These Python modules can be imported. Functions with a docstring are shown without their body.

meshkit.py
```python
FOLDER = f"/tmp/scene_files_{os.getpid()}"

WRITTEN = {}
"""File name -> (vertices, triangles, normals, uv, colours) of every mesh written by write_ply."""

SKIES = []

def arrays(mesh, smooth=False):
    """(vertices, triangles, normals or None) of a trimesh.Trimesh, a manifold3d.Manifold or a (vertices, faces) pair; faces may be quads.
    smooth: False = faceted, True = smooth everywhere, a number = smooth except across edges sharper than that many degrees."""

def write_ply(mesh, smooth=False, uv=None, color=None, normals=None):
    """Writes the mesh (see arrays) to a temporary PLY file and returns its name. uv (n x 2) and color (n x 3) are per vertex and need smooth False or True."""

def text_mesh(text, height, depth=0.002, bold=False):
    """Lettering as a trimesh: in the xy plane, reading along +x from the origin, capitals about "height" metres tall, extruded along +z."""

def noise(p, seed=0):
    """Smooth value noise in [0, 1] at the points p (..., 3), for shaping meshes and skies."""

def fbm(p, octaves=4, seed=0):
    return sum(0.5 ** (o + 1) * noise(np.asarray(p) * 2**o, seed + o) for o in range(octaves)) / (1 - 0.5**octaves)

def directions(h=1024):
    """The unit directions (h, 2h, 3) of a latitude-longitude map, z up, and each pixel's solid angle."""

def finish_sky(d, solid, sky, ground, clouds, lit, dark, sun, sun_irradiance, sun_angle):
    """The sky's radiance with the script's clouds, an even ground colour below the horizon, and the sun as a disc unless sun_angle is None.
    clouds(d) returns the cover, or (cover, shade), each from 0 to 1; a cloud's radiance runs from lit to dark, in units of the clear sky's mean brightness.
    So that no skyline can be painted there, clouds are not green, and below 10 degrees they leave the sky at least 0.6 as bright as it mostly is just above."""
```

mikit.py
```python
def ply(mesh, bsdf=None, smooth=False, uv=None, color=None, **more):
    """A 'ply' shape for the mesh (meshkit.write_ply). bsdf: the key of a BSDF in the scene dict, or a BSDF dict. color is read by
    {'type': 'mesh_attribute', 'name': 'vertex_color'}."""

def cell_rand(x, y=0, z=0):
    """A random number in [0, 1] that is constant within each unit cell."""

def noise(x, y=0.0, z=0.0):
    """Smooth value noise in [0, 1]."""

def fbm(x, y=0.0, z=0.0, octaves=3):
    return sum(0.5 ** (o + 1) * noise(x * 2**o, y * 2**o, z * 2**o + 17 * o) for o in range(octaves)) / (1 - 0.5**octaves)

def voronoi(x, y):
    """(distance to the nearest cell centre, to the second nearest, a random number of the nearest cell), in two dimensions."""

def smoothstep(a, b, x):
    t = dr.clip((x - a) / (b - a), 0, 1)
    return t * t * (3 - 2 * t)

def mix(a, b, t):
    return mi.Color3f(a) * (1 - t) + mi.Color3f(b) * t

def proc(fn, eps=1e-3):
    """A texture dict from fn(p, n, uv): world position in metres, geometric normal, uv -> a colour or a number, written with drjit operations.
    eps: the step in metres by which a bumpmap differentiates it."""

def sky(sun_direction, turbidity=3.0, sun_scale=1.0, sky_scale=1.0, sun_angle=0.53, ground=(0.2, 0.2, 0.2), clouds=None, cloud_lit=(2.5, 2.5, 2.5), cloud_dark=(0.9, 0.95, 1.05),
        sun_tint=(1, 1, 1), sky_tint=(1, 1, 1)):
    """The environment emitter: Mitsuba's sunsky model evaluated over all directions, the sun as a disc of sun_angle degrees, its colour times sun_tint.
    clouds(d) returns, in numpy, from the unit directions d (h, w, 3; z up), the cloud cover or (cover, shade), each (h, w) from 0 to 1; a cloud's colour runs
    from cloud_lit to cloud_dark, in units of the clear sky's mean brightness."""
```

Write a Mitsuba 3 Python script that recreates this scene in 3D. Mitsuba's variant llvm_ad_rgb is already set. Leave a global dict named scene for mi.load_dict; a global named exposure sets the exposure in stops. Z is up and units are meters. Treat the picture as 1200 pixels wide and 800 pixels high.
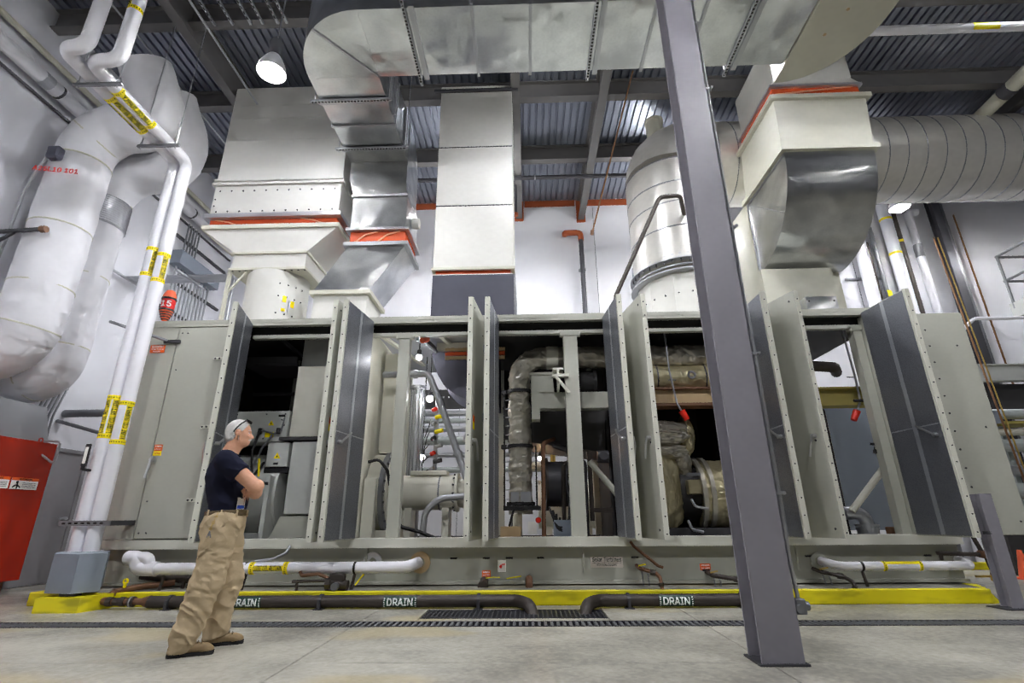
import math, random
import numpy as np, trimesh, manifold3d as mf
import drjit as dr, mitsuba as mi
import mikit, meshkit
from mikit import proc, noise as N3, fbm, smoothstep, mix
from shapely.geometry import Polygon, Point, box as sbox
random.seed(4); np.random.seed(4)
scene, labels, used = {'type': 'scene'}, {}, set()
T = mi.ScalarTransform4f
# ---------------------------------------------------------------- camera, light, exposure
exposure = 0.72
EYE = np.array([0, 0, 0.95]); FWD = np.array([-0.02580, 0.94351, 0.33035]); UP = np.array([0.01725, -0.32999, 0.94383])
scene['camera'] = {'type': 'perspective', 'fov': 90.88, 'fov_axis': 'x', 'near_clip': 0.05, 'far_clip': 200,
                   'to_world': T().look_at(origin=EYE.tolist(), target=(EYE + FWD).tolist(), up=UP.tolist())}
LAMP_R, LAMP_L = 0.12, 330.0
# high bay lamps: (x, y, z) of the bulb; two of them are in the picture, the others hang behind ducts or over the camera
LAMPS = [(-3.80, 5.80, 7.40), (0.1, 5.86, 7.72), (3.30, 5.86, 7.66), (7.9, 5.4, 8.45), (-1.0, 9.75, 7.35), (8.75, 10.3, 7.68), (12.2, 10.4, 7.6), (-4.6, 9.75, 7.35), (5.6, 10.3, 7.3), (3.1, 10.3, 7.0),
         (-4.3, 1.6, 6.9), (-0.4, 1.6, 7.0), (3.2, 1.6, 7.0), (8.4, 1.6, 7.0)]
POWER = {10: 1.9, 11: 1.9, 12: 1.9, 13: 1.5}   # the row over the camera is stronger
UPLIGHT = {1: 110, 2: 50, 4: 130, 5: 10, 7: 14, 9: 100}

# ---------------------------------------------------------------- helpers
def lin(r, g, b):
    return [((c / 255 + 0.055) / 1.055) ** 2.4 if c > 10 else c / 255 / 12.92 for c in (r, g, b)]
def uniq(k):
    n, base = 0, k
    while k in used:
        n += 1; k = f'{base}_{n:03d}'
    used.add(k); return k
def thing(name, label, cat, group=None):
    k = uniq(name); labels[k] = {'label': label, 'category': cat}
    if group: labels[k]['group'] = group
    return k
def each(key, meshes, mat, *a, **k): return [add(key, m, mat, *a, **k) for m in meshes][-1]
def add(key, mesh, mat, smooth=False, label=None, cat=None, group=None, kind=None, **kw):
    k = uniq(key); scene[k] = mikit.ply(mesh, mat, smooth, **kw)
    d = {a: b for a, b in (('label', label), ('category', cat), ('group', group), ('kind', kind)) if b}
    if d: labels[k] = d
    return k
A = lambda *v: np.array(v, float)
cat = trimesh.util.concatenate
def box(x0, x1, y0, y1, z0, z1, b=0):
    if b:
        v = [(x, y, z) for dx, dy, dz in ((0, b, b), (b, 0, b), (b, b, 0)) for x in (x0 + dx, x1 - dx) for y in (y0 + dy, y1 - dy) for z in (z0 + dz, z1 - dz)]
        return trimesh.convex.convex_hull(np.array(v))
    return hexa([(x0, y0, z0), (x1, y0, z0), (x1, y1, z0), (x0, y1, z0)], [(x0, y0, z1), (x1, y0, z1), (x1, y1, z1), (x0, y1, z1)])
def hexa(b, t):
    v = np.array(list(b) + list(t), float)
    f = [[3, 2, 1, 0], [4, 5, 6, 7], [0, 1, 5, 4], [1, 2, 6, 5], [2, 3, 7, 6], [3, 0, 4, 7]]
    f = [x for q in f for x in ((q[0], q[1], q[2]), (q[0], q[2], q[3]))]
    return trimesh.Trimesh(v, f, process=False)
def frust(x0, x1, y0, y1, z0, X0, X1, Y0, Y1, z1):
    return hexa([(x0, y0, z0), (x1, y0, z0), (x1, y1, z0), (x0, y1, z0)], [(X0, Y0, z1), (X1, Y0, z1), (X1, Y1, z1), (X0, Y1, z1)])
def frame(d):
    d = d / np.linalg.norm(d); a = np.cross(d, A(0, 0, 1) if abs(d[2]) < 0.95 else A(0, 1, 0)); a /= np.linalg.norm(a)
    return d, a, np.cross(a, d)
def bar(p, q, w, h=None):
    p, q = A(*p), A(*q); h = h or w; d, a, u = frame(q - p)
    c = lambda o: [o - a * w / 2 - u * h / 2, o + a * w / 2 - u * h / 2, o + a * w / 2 + u * h / 2, o - a * w / 2 + u * h / 2]
    m = hexa(c(p), c(q)); m.fix_normals(); return m
def fillet(pts, bend, k=7):
    pts = [A(*p) for p in pts]; out = [pts[0]]
    for i in range(1, len(pts) - 1):
        p, a, b = pts[i], pts[i - 1] - pts[i], pts[i + 1] - pts[i]
        la, lb = np.linalg.norm(a), np.linalg.norm(b); a, b = a / la, b / lb
        ang = math.acos(np.clip(a @ b, -1, 1))
        if bend <= 0 or ang > 3.1: out.append(p); continue
        t = min(bend / math.tan(ang / 2), 0.49 * la, 0.49 * lb); r = t * math.tan(ang / 2)
        c = p + (a + b) / np.linalg.norm(a + b) * r / math.sin(ang / 2)
        s, e = p + a * t - c, p + b * t - c; w = math.pi - ang
        for j in range(k + 1):
            f = j / k; out.append(c + (math.sin((1 - f) * w) * s + math.sin(f * w) * e) / math.sin(w))
    out.append(pts[-1]); return np.array(out)
def sweep(path, radii, n=14, cap=True, prof=None):
    path = np.asarray(path, float); t = np.gradient(path, axis=0); t /= np.linalg.norm(t, axis=1, keepdims=True) + 1e-12
    radii = np.broadcast_to(np.asarray(radii, float), (len(path),)); _, a, _ = frame(t[0]); rings = []
    ang = np.arange(n) * 2 * np.pi / n
    for i in range(len(path)):
        a = a - t[i] * (a @ t[i]); a /= np.linalg.norm(a); b = np.cross(t[i], a)
        rings.append(path[i] + radii[i] * (np.cos(ang)[:, None] * a + np.sin(ang)[:, None] * b))
    v = np.vstack(rings); f = []
    for i in range(len(path) - 1):
        for j in range(n):
            q = (i * n + j, i * n + (j + 1) % n, (i + 1) * n + (j + 1) % n, (i + 1) * n + j); f += [(q[0], q[1], q[2]), (q[0], q[2], q[3])]
    if cap:
        v = np.vstack([v, path[0], path[-1]]); m = len(v); L = (len(path) - 1) * n
        for j in range(n): f += [(m - 2, (j + 1) % n, j), (m - 1, L + j, L + (j + 1) % n)]
    return trimesh.Trimesh(v, f, process=False)
def tube(pts, r, bend=0.0, n=14, cap=True): return sweep(fillet(pts, bend), r, n, cap)
def cyl(p, q, r, n=24, r2=None): return sweep(np.array([p, q], float), [r, r if r2 is None else r2], n)
def ring(c, d, r, w, h, n=28):
    """a flat collar: centre, axis, inner radius, radial width, length along the axis"""
    d, a, u = frame(A(*d)); c = A(*c); prof = [(r, -h / 2), (r + w, -h / 2), (r + w, h / 2), (r, h / 2)]; v = []
    for k in range(n):
        e = math.cos(2 * math.pi * k / n) * a + math.sin(2 * math.pi * k / n) * u
        v += [c + e * R + d * z for R, z in prof]
    f = []
    for k in range(n):
        for j in range(4):
            q = (4 * k + j, 4 * k + (j + 1) % 4, 4 * ((k + 1) % n) + (j + 1) % 4, 4 * ((k + 1) % n) + j); f += [(q[0], q[2], q[1]), (q[0], q[3], q[2])]
    m = trimesh.Trimesh(np.array(v), f, process=False); m.fix_normals(); return m
def lathe(prof, p, d=(0, 0, 1), n=24):
    d, a, u = frame(A(*d)); p = A(*p); path = [p + d * z for _, z in prof]
    v = np.vstack([q + R * (np.cos(2 * np.pi * np.arange(n) / n)[:, None] * a + np.sin(2 * np.pi * np.arange(n) / n)[:, None] * u) for q, (R, _) in zip(path, prof)])
    f = []
    for i in range(len(prof) - 1):
        for j in range(n):
            q = (i * n + j, i * n + (j + 1) % n, (i + 1) * n + (j + 1) % n, (i + 1) * n + j); f += [(q[0], q[2], q[1]), (q[0], q[3], q[2])]
    m = trimesh.Trimesh(v, f, process=False); return m
def extr(poly, z0, z1):
    m = trimesh.creation.extrude_polygon(poly, z1 - z0, engine='earcut'); m.apply_translation([0, 0, z0]); return m
def extr_y(poly, y0, y1):
    """polygon in (x, z), extruded along y"""
    m = extr(poly, 0, 1); v = m.vertices.copy(); m.vertices = np.stack([v[:, 0], y0 + (y1 - y0) * v[:, 2], v[:, 1]], 1); m.fix_normals(); return m
def extr_x(poly, x0, x1):
    """polygon in (y, z), extruded along x"""
    m = extr(poly, 0, 1); v = m.vertices.copy(); m.vertices = np.stack([x0 + (x1 - x0) * v[:, 2], v[:, 0], v[:, 1]], 1); m.fix_normals(); return m
def collar(x0, x1, y0, y1, z0, z1, w, o):
    """a rectangular flange: four angle bars round a duct, o proud of it"""
    return cat([box(x0 - o, x1 + o, y0 - o, y0 + w, z0, z1), box(x0 - o, x1 + o, y1 - w, y1 + o, z0, z1), box(x0 - o, x0 + w, y0 + w, y1 - w, z0, z1), box(x1 - w, x1 + o, y0 + w, y1 - w, z0, z1)])
def dots(pts, r=0.012, d=(0, -1, 0), h=0.008): return cat([cyl(A(*p), A(*p) + A(*d) * h, r, 6) for p in pts])
def text_y(s, h, x, y, z, depth=0.002, bold=True, center=False):
    """lettering on a face towards -y, its lower left corner at x, z"""
    m = meshkit.text_mesh(s, h, depth, bold); v = m.vertices.copy(); dx = -(v[:, 0].max() + v[:, 0].min()) / 2 if center else 0
    m.vertices = np.stack([x + dx + v[:, 0], y - v[:, 2], z + v[:, 1]], 1); return m
def text_fit(s, w, h, x, y, z, bold=True):
    m = text_y(s, h, 0, y, 0, 0.002, bold); v = m.vertices.copy(); v[:, 0] = (v[:, 0] - v[:, 0].min()) * w / np.ptp(v[:, 0]) + x; v[:, 2] += z; m.vertices = v; return m
def wrap_x(m, yc, zc, R):
    """lettering in the xy plane, bent round a pipe along x, read from -y"""
    m = m.subdivide_to_size(0.014); v = m.vertices.copy(); a = v[:, 1] / R; r = R + v[:, 2]; m.vertices = np.stack([v[:, 0], yc - r * np.cos(a), zc + r * np.sin(a)], 1); return m
def band_x(x0, x1, yc, zc, R, a0, a1, n=8, t=0.003):
    a = np.linspace(a0, a1, n + 1); v = [(x, yc - r * math.cos(q), zc + r * math.sin(q)) for q in a for r in (R, R + t) for x in (x0, x1)]
    f = []
    for i in range(n):
        o, p = 4 * i, 4 * i + 4
        for q in ((o + 2, o + 3, p + 3, p + 2), (o, p, p + 1, o + 1), (o, o + 2, p + 2, p), (o + 1, p + 1, p + 3, o + 3)): f += [(q[0], q[1], q[2]), (q[0], q[2], q[3])]
    e = 4 * n; f += [(0, 1, 3), (0, 3, 2), (e, e + 3, e + 1), (e, e + 2, e + 3)]
    m = trimesh.Trimesh(np.array(v), f, process=False); m.fix_normals(); return m
def z_from_x(m):
    """turns something built along x, facing -y, upright: x becomes z"""
    v = m.vertices.copy(); m.vertices = np.stack([-v[:, 2], v[:, 1], v[:, 0]], 1); return m
def move(m, x=0, y=0, z=0): m.apply_translation([x, y, z]); return m
def y_from_x(m, s=-1):
    """turns something built along x, facing -y, to run along y and face down"""
    v = m.vertices.copy(); m.vertices = np.stack([v[:, 2], s * v[:, 0], v[:, 1]], 1); m.fix_normals(); return m
def rotz(m, deg, c=(0, 0, 0)): m.apply_transform(trimesh.transformations.rotation_matrix(math.radians(deg), (0, 0, 1), c)); return m

# ---------------------------------------------------------------- materials
def pr(key, col, rough=0.5, metal=0.0, spec=0.5, **kw):
    base = {'type': 'rgb', 'value': col} if isinstance(col, (list, tuple)) else col
    scene[key] = {'type': 'twosided', 'b': {'type': 'principled', 'base_color': base, 'roughness': rough, 'metallic': metal, 'specular': spec, **kw}}
def bumped(key, base, fn, scale, rough=0.5, metal=0.0, spec=0.5, eps=2e-3):
    base = {'type': 'rgb', 'value': base} if isinstance(base, (list, tuple)) else base
    scene[key] = {'type': 'twosided', 'b': {'type': 'bumpmap', 'arbitrary': proc(fn, eps), 'scale': scale, 'b': {'type': 'principled', 'base_color': base, 'roughness': rough, 'metallic': metal, 'specular': spec}}}
def mottled(a, b, f=1.5, f2=9.0):
    return proc(lambda p, n, uv: mix(a, b, 0.6 * fbm(p.x * f, p.y * f, p.z * f) + 0.4 * fbm(p.x * f2 + 7, p.y * f2, p.z * f2)))
def concrete(p, n, uv):
    big, mid, fine = fbm(p.x * 0.5, p.y * 0.9), fbm(p.x * 2.3 + 9, p.y * 3.1), fbm(p.x * 31, p.y * 31)
    c = mix(lin(118, 116, 108), lin(172, 169, 157), smoothstep(0.2, 0.8, 0.5 * big + 0.3 * mid + 0.2 * fine))
    return mix(c, lin(176, 160, 112), 0.4 * smoothstep(0.56, 0.78, fbm(p.x * 0.9 + 31, p.y * 1.4 + 5)))
scene['concrete'] = {'type': 'twosided', 'b': {'type': 'principled', 'base_color': proc(concrete), 'roughness': 0.38, 'specular': 0.45}}
pr('wall_paint', mottled(lin(214, 215, 221), lin(224, 224, 228), 0.4, 3), 0.7, spec=0.2)
pr('wall_block', mottled(lin(84, 84, 86), lin(104, 104, 106), 0.6, 4), 0.8, spec=0.2)
pr('enclosure', mottled(lin(166, 167, 156), lin(180, 180, 169), 1.2, 40), 0.42)
pr('enclosure_light', lin(206, 206, 194), 0.4)
pr('skid_paint', mottled(lin(150, 151, 140), lin(168, 168, 156), 1.2, 9), 0.45)
def galv_col(p, n, uv): return mix(lin(168, 171, 174), lin(212, 214, 215), smoothstep(0.25, 0.75, 0.9 * fbm(p.x * 2.2, p.y * 2.2, p.z * 2.2) + 0.1 * fbm(p.x * 40, p.y * 40, p.z * 40)))
bumped('galvanized', proc(galv_col), lambda p, n, uv: N3(p.x * 2.2, p.y * 2.2, p.z * 2.2) + 0.25 * N3(p.x * 6, p.y * 6, p.z * 6), 0.035, 0.23, 1.0)
pr('galv_plain', lin(178, 180, 184), 0.38, 0.8)
pr('galv_dull', lin(128, 130, 134), 0.45, 0.7)
pr('spiral_metal', mottled(lin(182, 180, 174), lin(212, 209, 202), 1.0, 12), 0.34, 0.55)
pr('duct_white', mottled(lin(198, 197, 190), lin(214, 213, 207), 0.9, 14), 0.5)
pr('duct_beige', mottled(lin(186, 185, 170), lin(203, 201, 186), 0.9, 14), 0.5)
bumped('insulation', mottled(lin(205, 205, 209), lin(226, 226, 230), 1.0, 8), lambda p, n, uv: fbm(p.x * 3.4, p.y * 3.4, p.z * 7, octaves=3), 0.05, 0.75, spec=0.2, eps=4e-3)
pr('pvc', lin(236, 236, 242), 0.32)
def curb_col(p, n, uv): return mix(lin(228, 214, 22), lin(178, 168, 30), smoothstep(0.45, 0.75, fbm(p.x * 3.0, p.y * 3, p.z * 9)))
pr('yellow_paint', proc(curb_col), 0.5)
pr('tape_yellow', lin(250, 228, 10), 0.4)
pr('ink', lin(22, 22, 22), 0.5); pr('white_ink', lin(235, 240, 238), 0.5); pr('tag_green', lin(18, 52, 40), 0.4)
pr('black', lin(26, 26, 28), 0.4); pr('rubber', lin(18, 18, 19), 0.6)
pr('iron', mottled(lin(46, 42, 40), lin(72, 64, 58), 3, 20), 0.5, 0.3)
pr('rust', mottled(lin(92, 62, 44), lin(126, 92, 68), 5, 30), 0.6, 0.3)
pr('column_grey', mottled(lin(122, 120, 127), lin(134, 132, 139), 2, 30), 0.45)
def deck_col(p, n, uv): return mix(lin(104, 108, 120), lin(150, 155, 166), fbm(p.x * 1.2, p.y * 0.7))
pr('deck', proc(deck_col), 0.34, 0.5)
pr('beam', mottled(lin(80, 79, 79), lin(104, 102, 100), 1, 8), 0.5)
pr('dark_steel', lin(62, 62, 66), 0.45, 0.3)
pr('orange_cloth', mottled(lin(186, 66, 24), lin(214, 92, 44), 2, 9), 0.55); pr('orange_fold', lin(232, 176, 140), 0.5)
pr('firestop', lin(150, 72, 38), 0.7)
pr('navy_board', mottled(lin(52, 53, 66), lin(62, 63, 76), 2, 40), 0.6)
def foil_col(p, n, uv): return mix(lin(158, 152, 138), lin(216, 212, 200), fbm(p.x * 7, p.y * 7, p.z * 7))
pr('foil', proc(foil_col), 0.3, 0.8)
pr('foil_gold', mottled(lin(160, 150, 116), lin(204, 194, 160), 4, 20), 0.33, 0.75)
def dotted(a, b):
    def fn(p, n, uv):
        s = 0.011; u = (p.x * 0.6 + p.y) / s; v = p.z / s
        d = dr.square(u - dr.floor(u) - 0.5) + dr.square(v - dr.floor(v) - 0.5)
        return mix(a, b, 0.55 * dr.select(d < 0.09, 1.0, 0.0) * 0.6 + 0.35 * fbm(p.x * 2, p.y * 2, p.z * 1.3))
    return proc(fn)
pr('lining', dotted(lin(128, 131, 138), lin(66, 68, 74)), 0.40, 0.7)
pr('lining_strip', lin(172, 176, 182), 0.35, 0.7)
pr('cream', mottled(lin(196, 194, 180), lin(212, 210, 198), 1.5, 12), 0.4)
pr('grey_panel', mottled(lin(168, 170, 166), lin(182, 184, 180), 2, 20), 0.45)
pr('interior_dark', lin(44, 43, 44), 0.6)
def red_col(p, n, uv): return mix(lin(196, 44, 12), lin(150, 34, 12), smoothstep(0.4, 0.8, fbm(p.x * 1.5, p.y * 1.5, p.z * 0.6)))
pr('red_steel', proc(red_col), 0.5)
pr('door_grey', mottled(lin(132, 131, 134), lin(146, 145, 148), 2, 20), 0.5)
pr('box_blue', mottled(lin(122, 131, 142), lin(134, 143, 154), 2, 60), 0.42)
pr('label_orange', lin(226, 92, 26), 0.5); pr('label_red', lin(205, 36, 34), 0.5); pr('label_white', lin(232, 230, 224), 0.5); pr('label_grey', lin(190, 182, 172), 0.5)
pr('plastic_orange', lin(238, 104, 66), 0.4); pr('tan_metal', lin(186, 160, 122), 0.45, 0.2); pr('beam_olive', lin(150, 138, 74), 0.5)
pr('teal_pipe', mottled(lin(150, 158, 156), lin(176, 182, 180), 1, 8), 0.45); pr('brass', lin(196, 166, 90), 0.35, 0.8); pr('copper', lin(140, 104, 74), 0.35, 0.8)
pr('chrome', lin(205, 206, 208), 0.2, 0.95); pr('blue_plastic', lin(46, 86, 200), 0.5); pr('red_plastic', lin(206, 40, 22), 0.4)
def skin_col(p, n, uv): return mix(lin(206, 150, 120), lin(226, 176, 146), fbm(p.x * 30, p.y * 30, p.z * 30))
pr('skin', proc(skin_col), 0.5, spec=0.35)
pr('hair', mottled(lin(196, 194, 190), lin(222, 220, 216), 40, 120), 0.7)
pr('shirt', mottled(lin(22, 24, 40), lin(30, 32, 50), 8, 120), 0.85, spec=0.15)
bumped('khaki', mottled(lin(172, 153, 122), lin(194, 175, 144), 7, 70), lambda p, n, uv: fbm(p.x * 10 + 2 * p.z, p.y * 10, p.z * 19, octaves=3), 0.025, 0.85, spec=0.15, eps=3e-3)
pr('boot', mottled(lin(120, 100, 70), lin(150, 128, 92), 12, 60), 0.65); pr('belt', lin(88, 72, 44), 0.5)
scene['bulb'] = {'type': 'diffuse', 'reflectance': {'type': 'rgb', 'value': [0.8, 0.8, 0.8]}}

# ---------------------------------------------------------------- the setting
ST = 'structure'
XL, XR, YB, YF, ZD = -7.9, 17.0, 11.9, -9.0, 9.2
add('floor', box(XL, XR, YF, YB, -0.4, -0.12), 'concrete', kind=ST)
xs = [XL] + [1.63 + 3.3 * k for k in range(-2, 5)] + [XR]
g = 0.004
def slab(x0, x1, y0, y1): add('floor__slab', box(x0 + g, x1 - g, y0 + g, y1 - g, -0.13, 0, 0.003), 'concrete')
for y0, y1 in ((YF, -2.56), (-2.56, 0.74), (0.74, 4.04), (4.04, 5.29)):
    for a, b in zip(xs[:-1], xs[1:]): slab(a, b, y0, y1)
for a, b in zip(xs[:-1], xs[1:]):
    if abs(a + 1.67) < 0.1:
        slab(a, -1.12, 5.57, 6.3); slab(0.79, b, 5.57, 6.3); slab(-1.12, 0.79, 5.57, 5.69); slab(-1.12, 0.79, 6.22, 6.3)
    else: slab(a, b, 5.57, 6.3)
    slab(a, b, 6.3, YB)
add('wall_left', box(XL - 0.3, XL, YF, YB + 0.3, -0.3, 9.6), 'wall_paint', kind=ST)
add('wall_back', box(XL - 0.3, XR + 0.3, YB, YB + 0.3, -0.3, 9.6), 'wall_paint', kind=ST)
add('wall_right', box(XR, XR + 0.3, YF, YB + 0.3, -0.3, 9.6), 'wall_block', kind=ST)
add('wall_front', box(XL - 0.3, XR + 0.3, YF - 0.3, YF, -0.3, 9.6), 'wall_block', kind=ST)
for x in (-4.9, -1.6, 1.9, 5.2, 8.5): add('wall_back__panel_joint', box(x, x + 0.012, YB - 0.006, YB, 0, 9.0), 'galv_dull')
for x0, x1 in ((-7.9, -0.25), (0.05, 1.42), (1.75, 9.6)): add('wall_back__firestop', box(x0, x1, YB - 0.03, YB, 9.02, 9.2), 'firestop')
# roof deck: corrugated sheet with ribs along y
prof, x, pts = 0.15, XL, []
while x < XR:
    pts += [(x, ZD), (x + 0.095, ZD), (x + 0.108, ZD + 0.045), (x + 0.137, ZD + 0.045)]; x += prof
pts = np.array(pts); v = np.vstack([np.stack([pts[:, 0], np.full(len(pts), y), pts[:, 1]], 1) for y in (YF, YB)]); n = len(pts)
add('ceiling', box(XL - 0.3, XR + 0.3, YF - 0.3, YB + 0.3, 9.3, 9.6), 'dark_steel', kind=ST)
add('ceiling__roof_deck', trimesh.Trimesh(v, [t for i in range(n - 1) for t in ((i, i + n, i + 1), (i + 1, i + n, i + n + 1))], process=False), 'deck')
def ibeam(a, b, w, h, t=0.02):
    """an I beam between two points, its top flange at their height"""
    a, b = A(*a), A(*b); d = np.abs(b - a).argmax(); up = A(0, 0, 1)
    if d == 2:
        c = a; return cat([box(c[0] - w / 2, c[0] + w / 2, c[1], c[1] + t, a[2], b[2]), box(c[0] - w / 2, c[0] + w / 2, c[1] + h - t, c[1] + h, a[2], b[2]), box(c[0] - t / 2, c[0] + t / 2, c[1] + t, c[1] + h - t, a[2], b[2])])
    out = []
    for W, z0, z1 in ((w, a[2] - t, a[2]), (t, a[2] - h + t, a[2] - t), (w, a[2] - h, a[2] - h + t)):
        out.append(box(a[0], b[0], a[1] - W / 2, a[1] + W / 2, z0, z1) if d == 0 else box(a[0] - W / 2, a[0] + W / 2, a[1], b[1], z0, z1))
    return cat(out)
for y in (-6.5, -4.7, -2.9, -1.1, 0.7, 2.5, 4.3, 6.1, 7.9, 9.75): add('ceiling__purlin', ibeam((XL, y, 9.2), (XR, y, 9.2), 0.17, 0.4), 'beam')
for x in (-5.55, -0.1, 1.58, 5.4, 10.2, 14.0): add('ceiling__girder', ibeam((x, YF, 9.195), (x, YB, 9.195), 0.17, {1.58: 0.62, -0.1: 0.55, -5.55: 0.6}.get(x, 0.36)), 'beam')
add('ceiling__girder_collar', box(1.46, 1.70, YB - 0.025, YB - 0.002, 8.5, 9.2), 'firestop'); add('ceiling__girder_collar', box(-0.22, 0.02, YB - 0.025, YB - 0.002, 8.58, 9.2), 'firestop')

# door in the left wall
k = add('door_1', box(XL, XL + 0.045, 8.02, 8.9, 0.01, 2.06), 'door_grey', kind=ST)
add('door_1__frame', cat([box(XL, XL + 0.07, 7.95, 8.02, 0, 2.12), box(XL, XL + 0.07, 8.9, 8.97, 0, 2.12), box(XL, XL + 0.07, 8.02, 8.9, 2.06, 2.12)]), 'door_grey')
add('door_1__handle', cat([cyl((XL + 0.045, 8.8, 1.0), (XL + 0.1, 8.8, 1.0), 0.03, 12), bar((XL + 0.1, 8.82, 1.0), (XL + 0.1, 8.66, 1.0), 0.022)]), 'chrome', label='chrome lever handle')
sw = add('light_switch', box(XL, XL + 0.012, 9.22, 9.30, 1.13, 1.25, 0.004), 'label_white', label='small cream wall switch beside the grey door', cat='light switch')
add(sw + '__rocker', box(XL + 0.012, XL + 0.02, 9.245, 9.275, 1.16, 1.22), 'white_ink')

# trench grate across the floor, pit grate in front of the plinth
def grate(key, label, x0, x1, y0, y1, pitch, bw, cross, slots):
    k = thing(key, label, 'floor grate')
    add(k + '__frame', cat([box(x0, x1, y0, y0 + 0.02, -0.05, 0.0), box(x0, x1, y1 - 0.02, y1, -0.05, 0.0)] + [box(x0, x1, c - 0.012, c + 0.012, -0.04, -0.002) for c in cross]), 'dark_steel')
    add(k + '__bar', cat([box(x - bw / 2, x + bw / 2, y0 + 0.02, y1 - 0.02, -0.03, -0.001) for x in np.arange(x0 + pitch, x1, pitch)]), slots, kind='stuff')
    add(k + '__channel', box(x0, x1, y0, y1, -0.119, -0.1), 'rubber')
grate('trench_grate', 'long narrow black slotted trench grate running across the whole floor', XL + 0.01, XR - 0.01, 5.31, 5.55, 0.06, 0.028, (), 'galv_dull')
grate('pit_grate', 'rectangular black floor grate where the two drain pipes end', -1.11, 0.78, 5.71, 6.2, 0.048, 0.013, (5.81, 5.91, 6.01, 6.11), 'dark_steel')

# ---------------------------------------------------------------- column and bollard
k = thing('steel_column', 'tall grey wide-flange steel column standing in front of the machine', 'column')
add(k + '__column', ibeam((1.70, 3.96, 0.012), (1.70, 3.96, 9.2), 0.285, 0.235, 0.016), 'column_grey')
add(k + '__base_plate', box(1.535, 1.865, 3.935, 4.22, 0, 0.014), 'dark_steel')
k = thing('column_conduit', 'thin galvanized conduit clamped up the right edge of the grey column', 'conduit')
add(k + '__pipe', tube([(1.885, 4.02, 9.1), (1.885, 4.02, 0.62), (1.90, 4.03, 0.4)], 0.014, 0.1, 10), 'galv_plain', 40)
for z in (1.1, 2.2, 3.4, 5.0, 5.9): add(k + '__clamp', cat([box(1.835, 1.92, 4.0, 4.03, z, z + 0.025), cyl((1.845, 4.0, z + 0.012), (1.845, 3.98, z + 0.012), 0.013, 8), cyl((1.915, 4.0, z + 0.012), (1.915, 3.98, z + 0.012), 0.013, 8)]), 'galv_plain')
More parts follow.
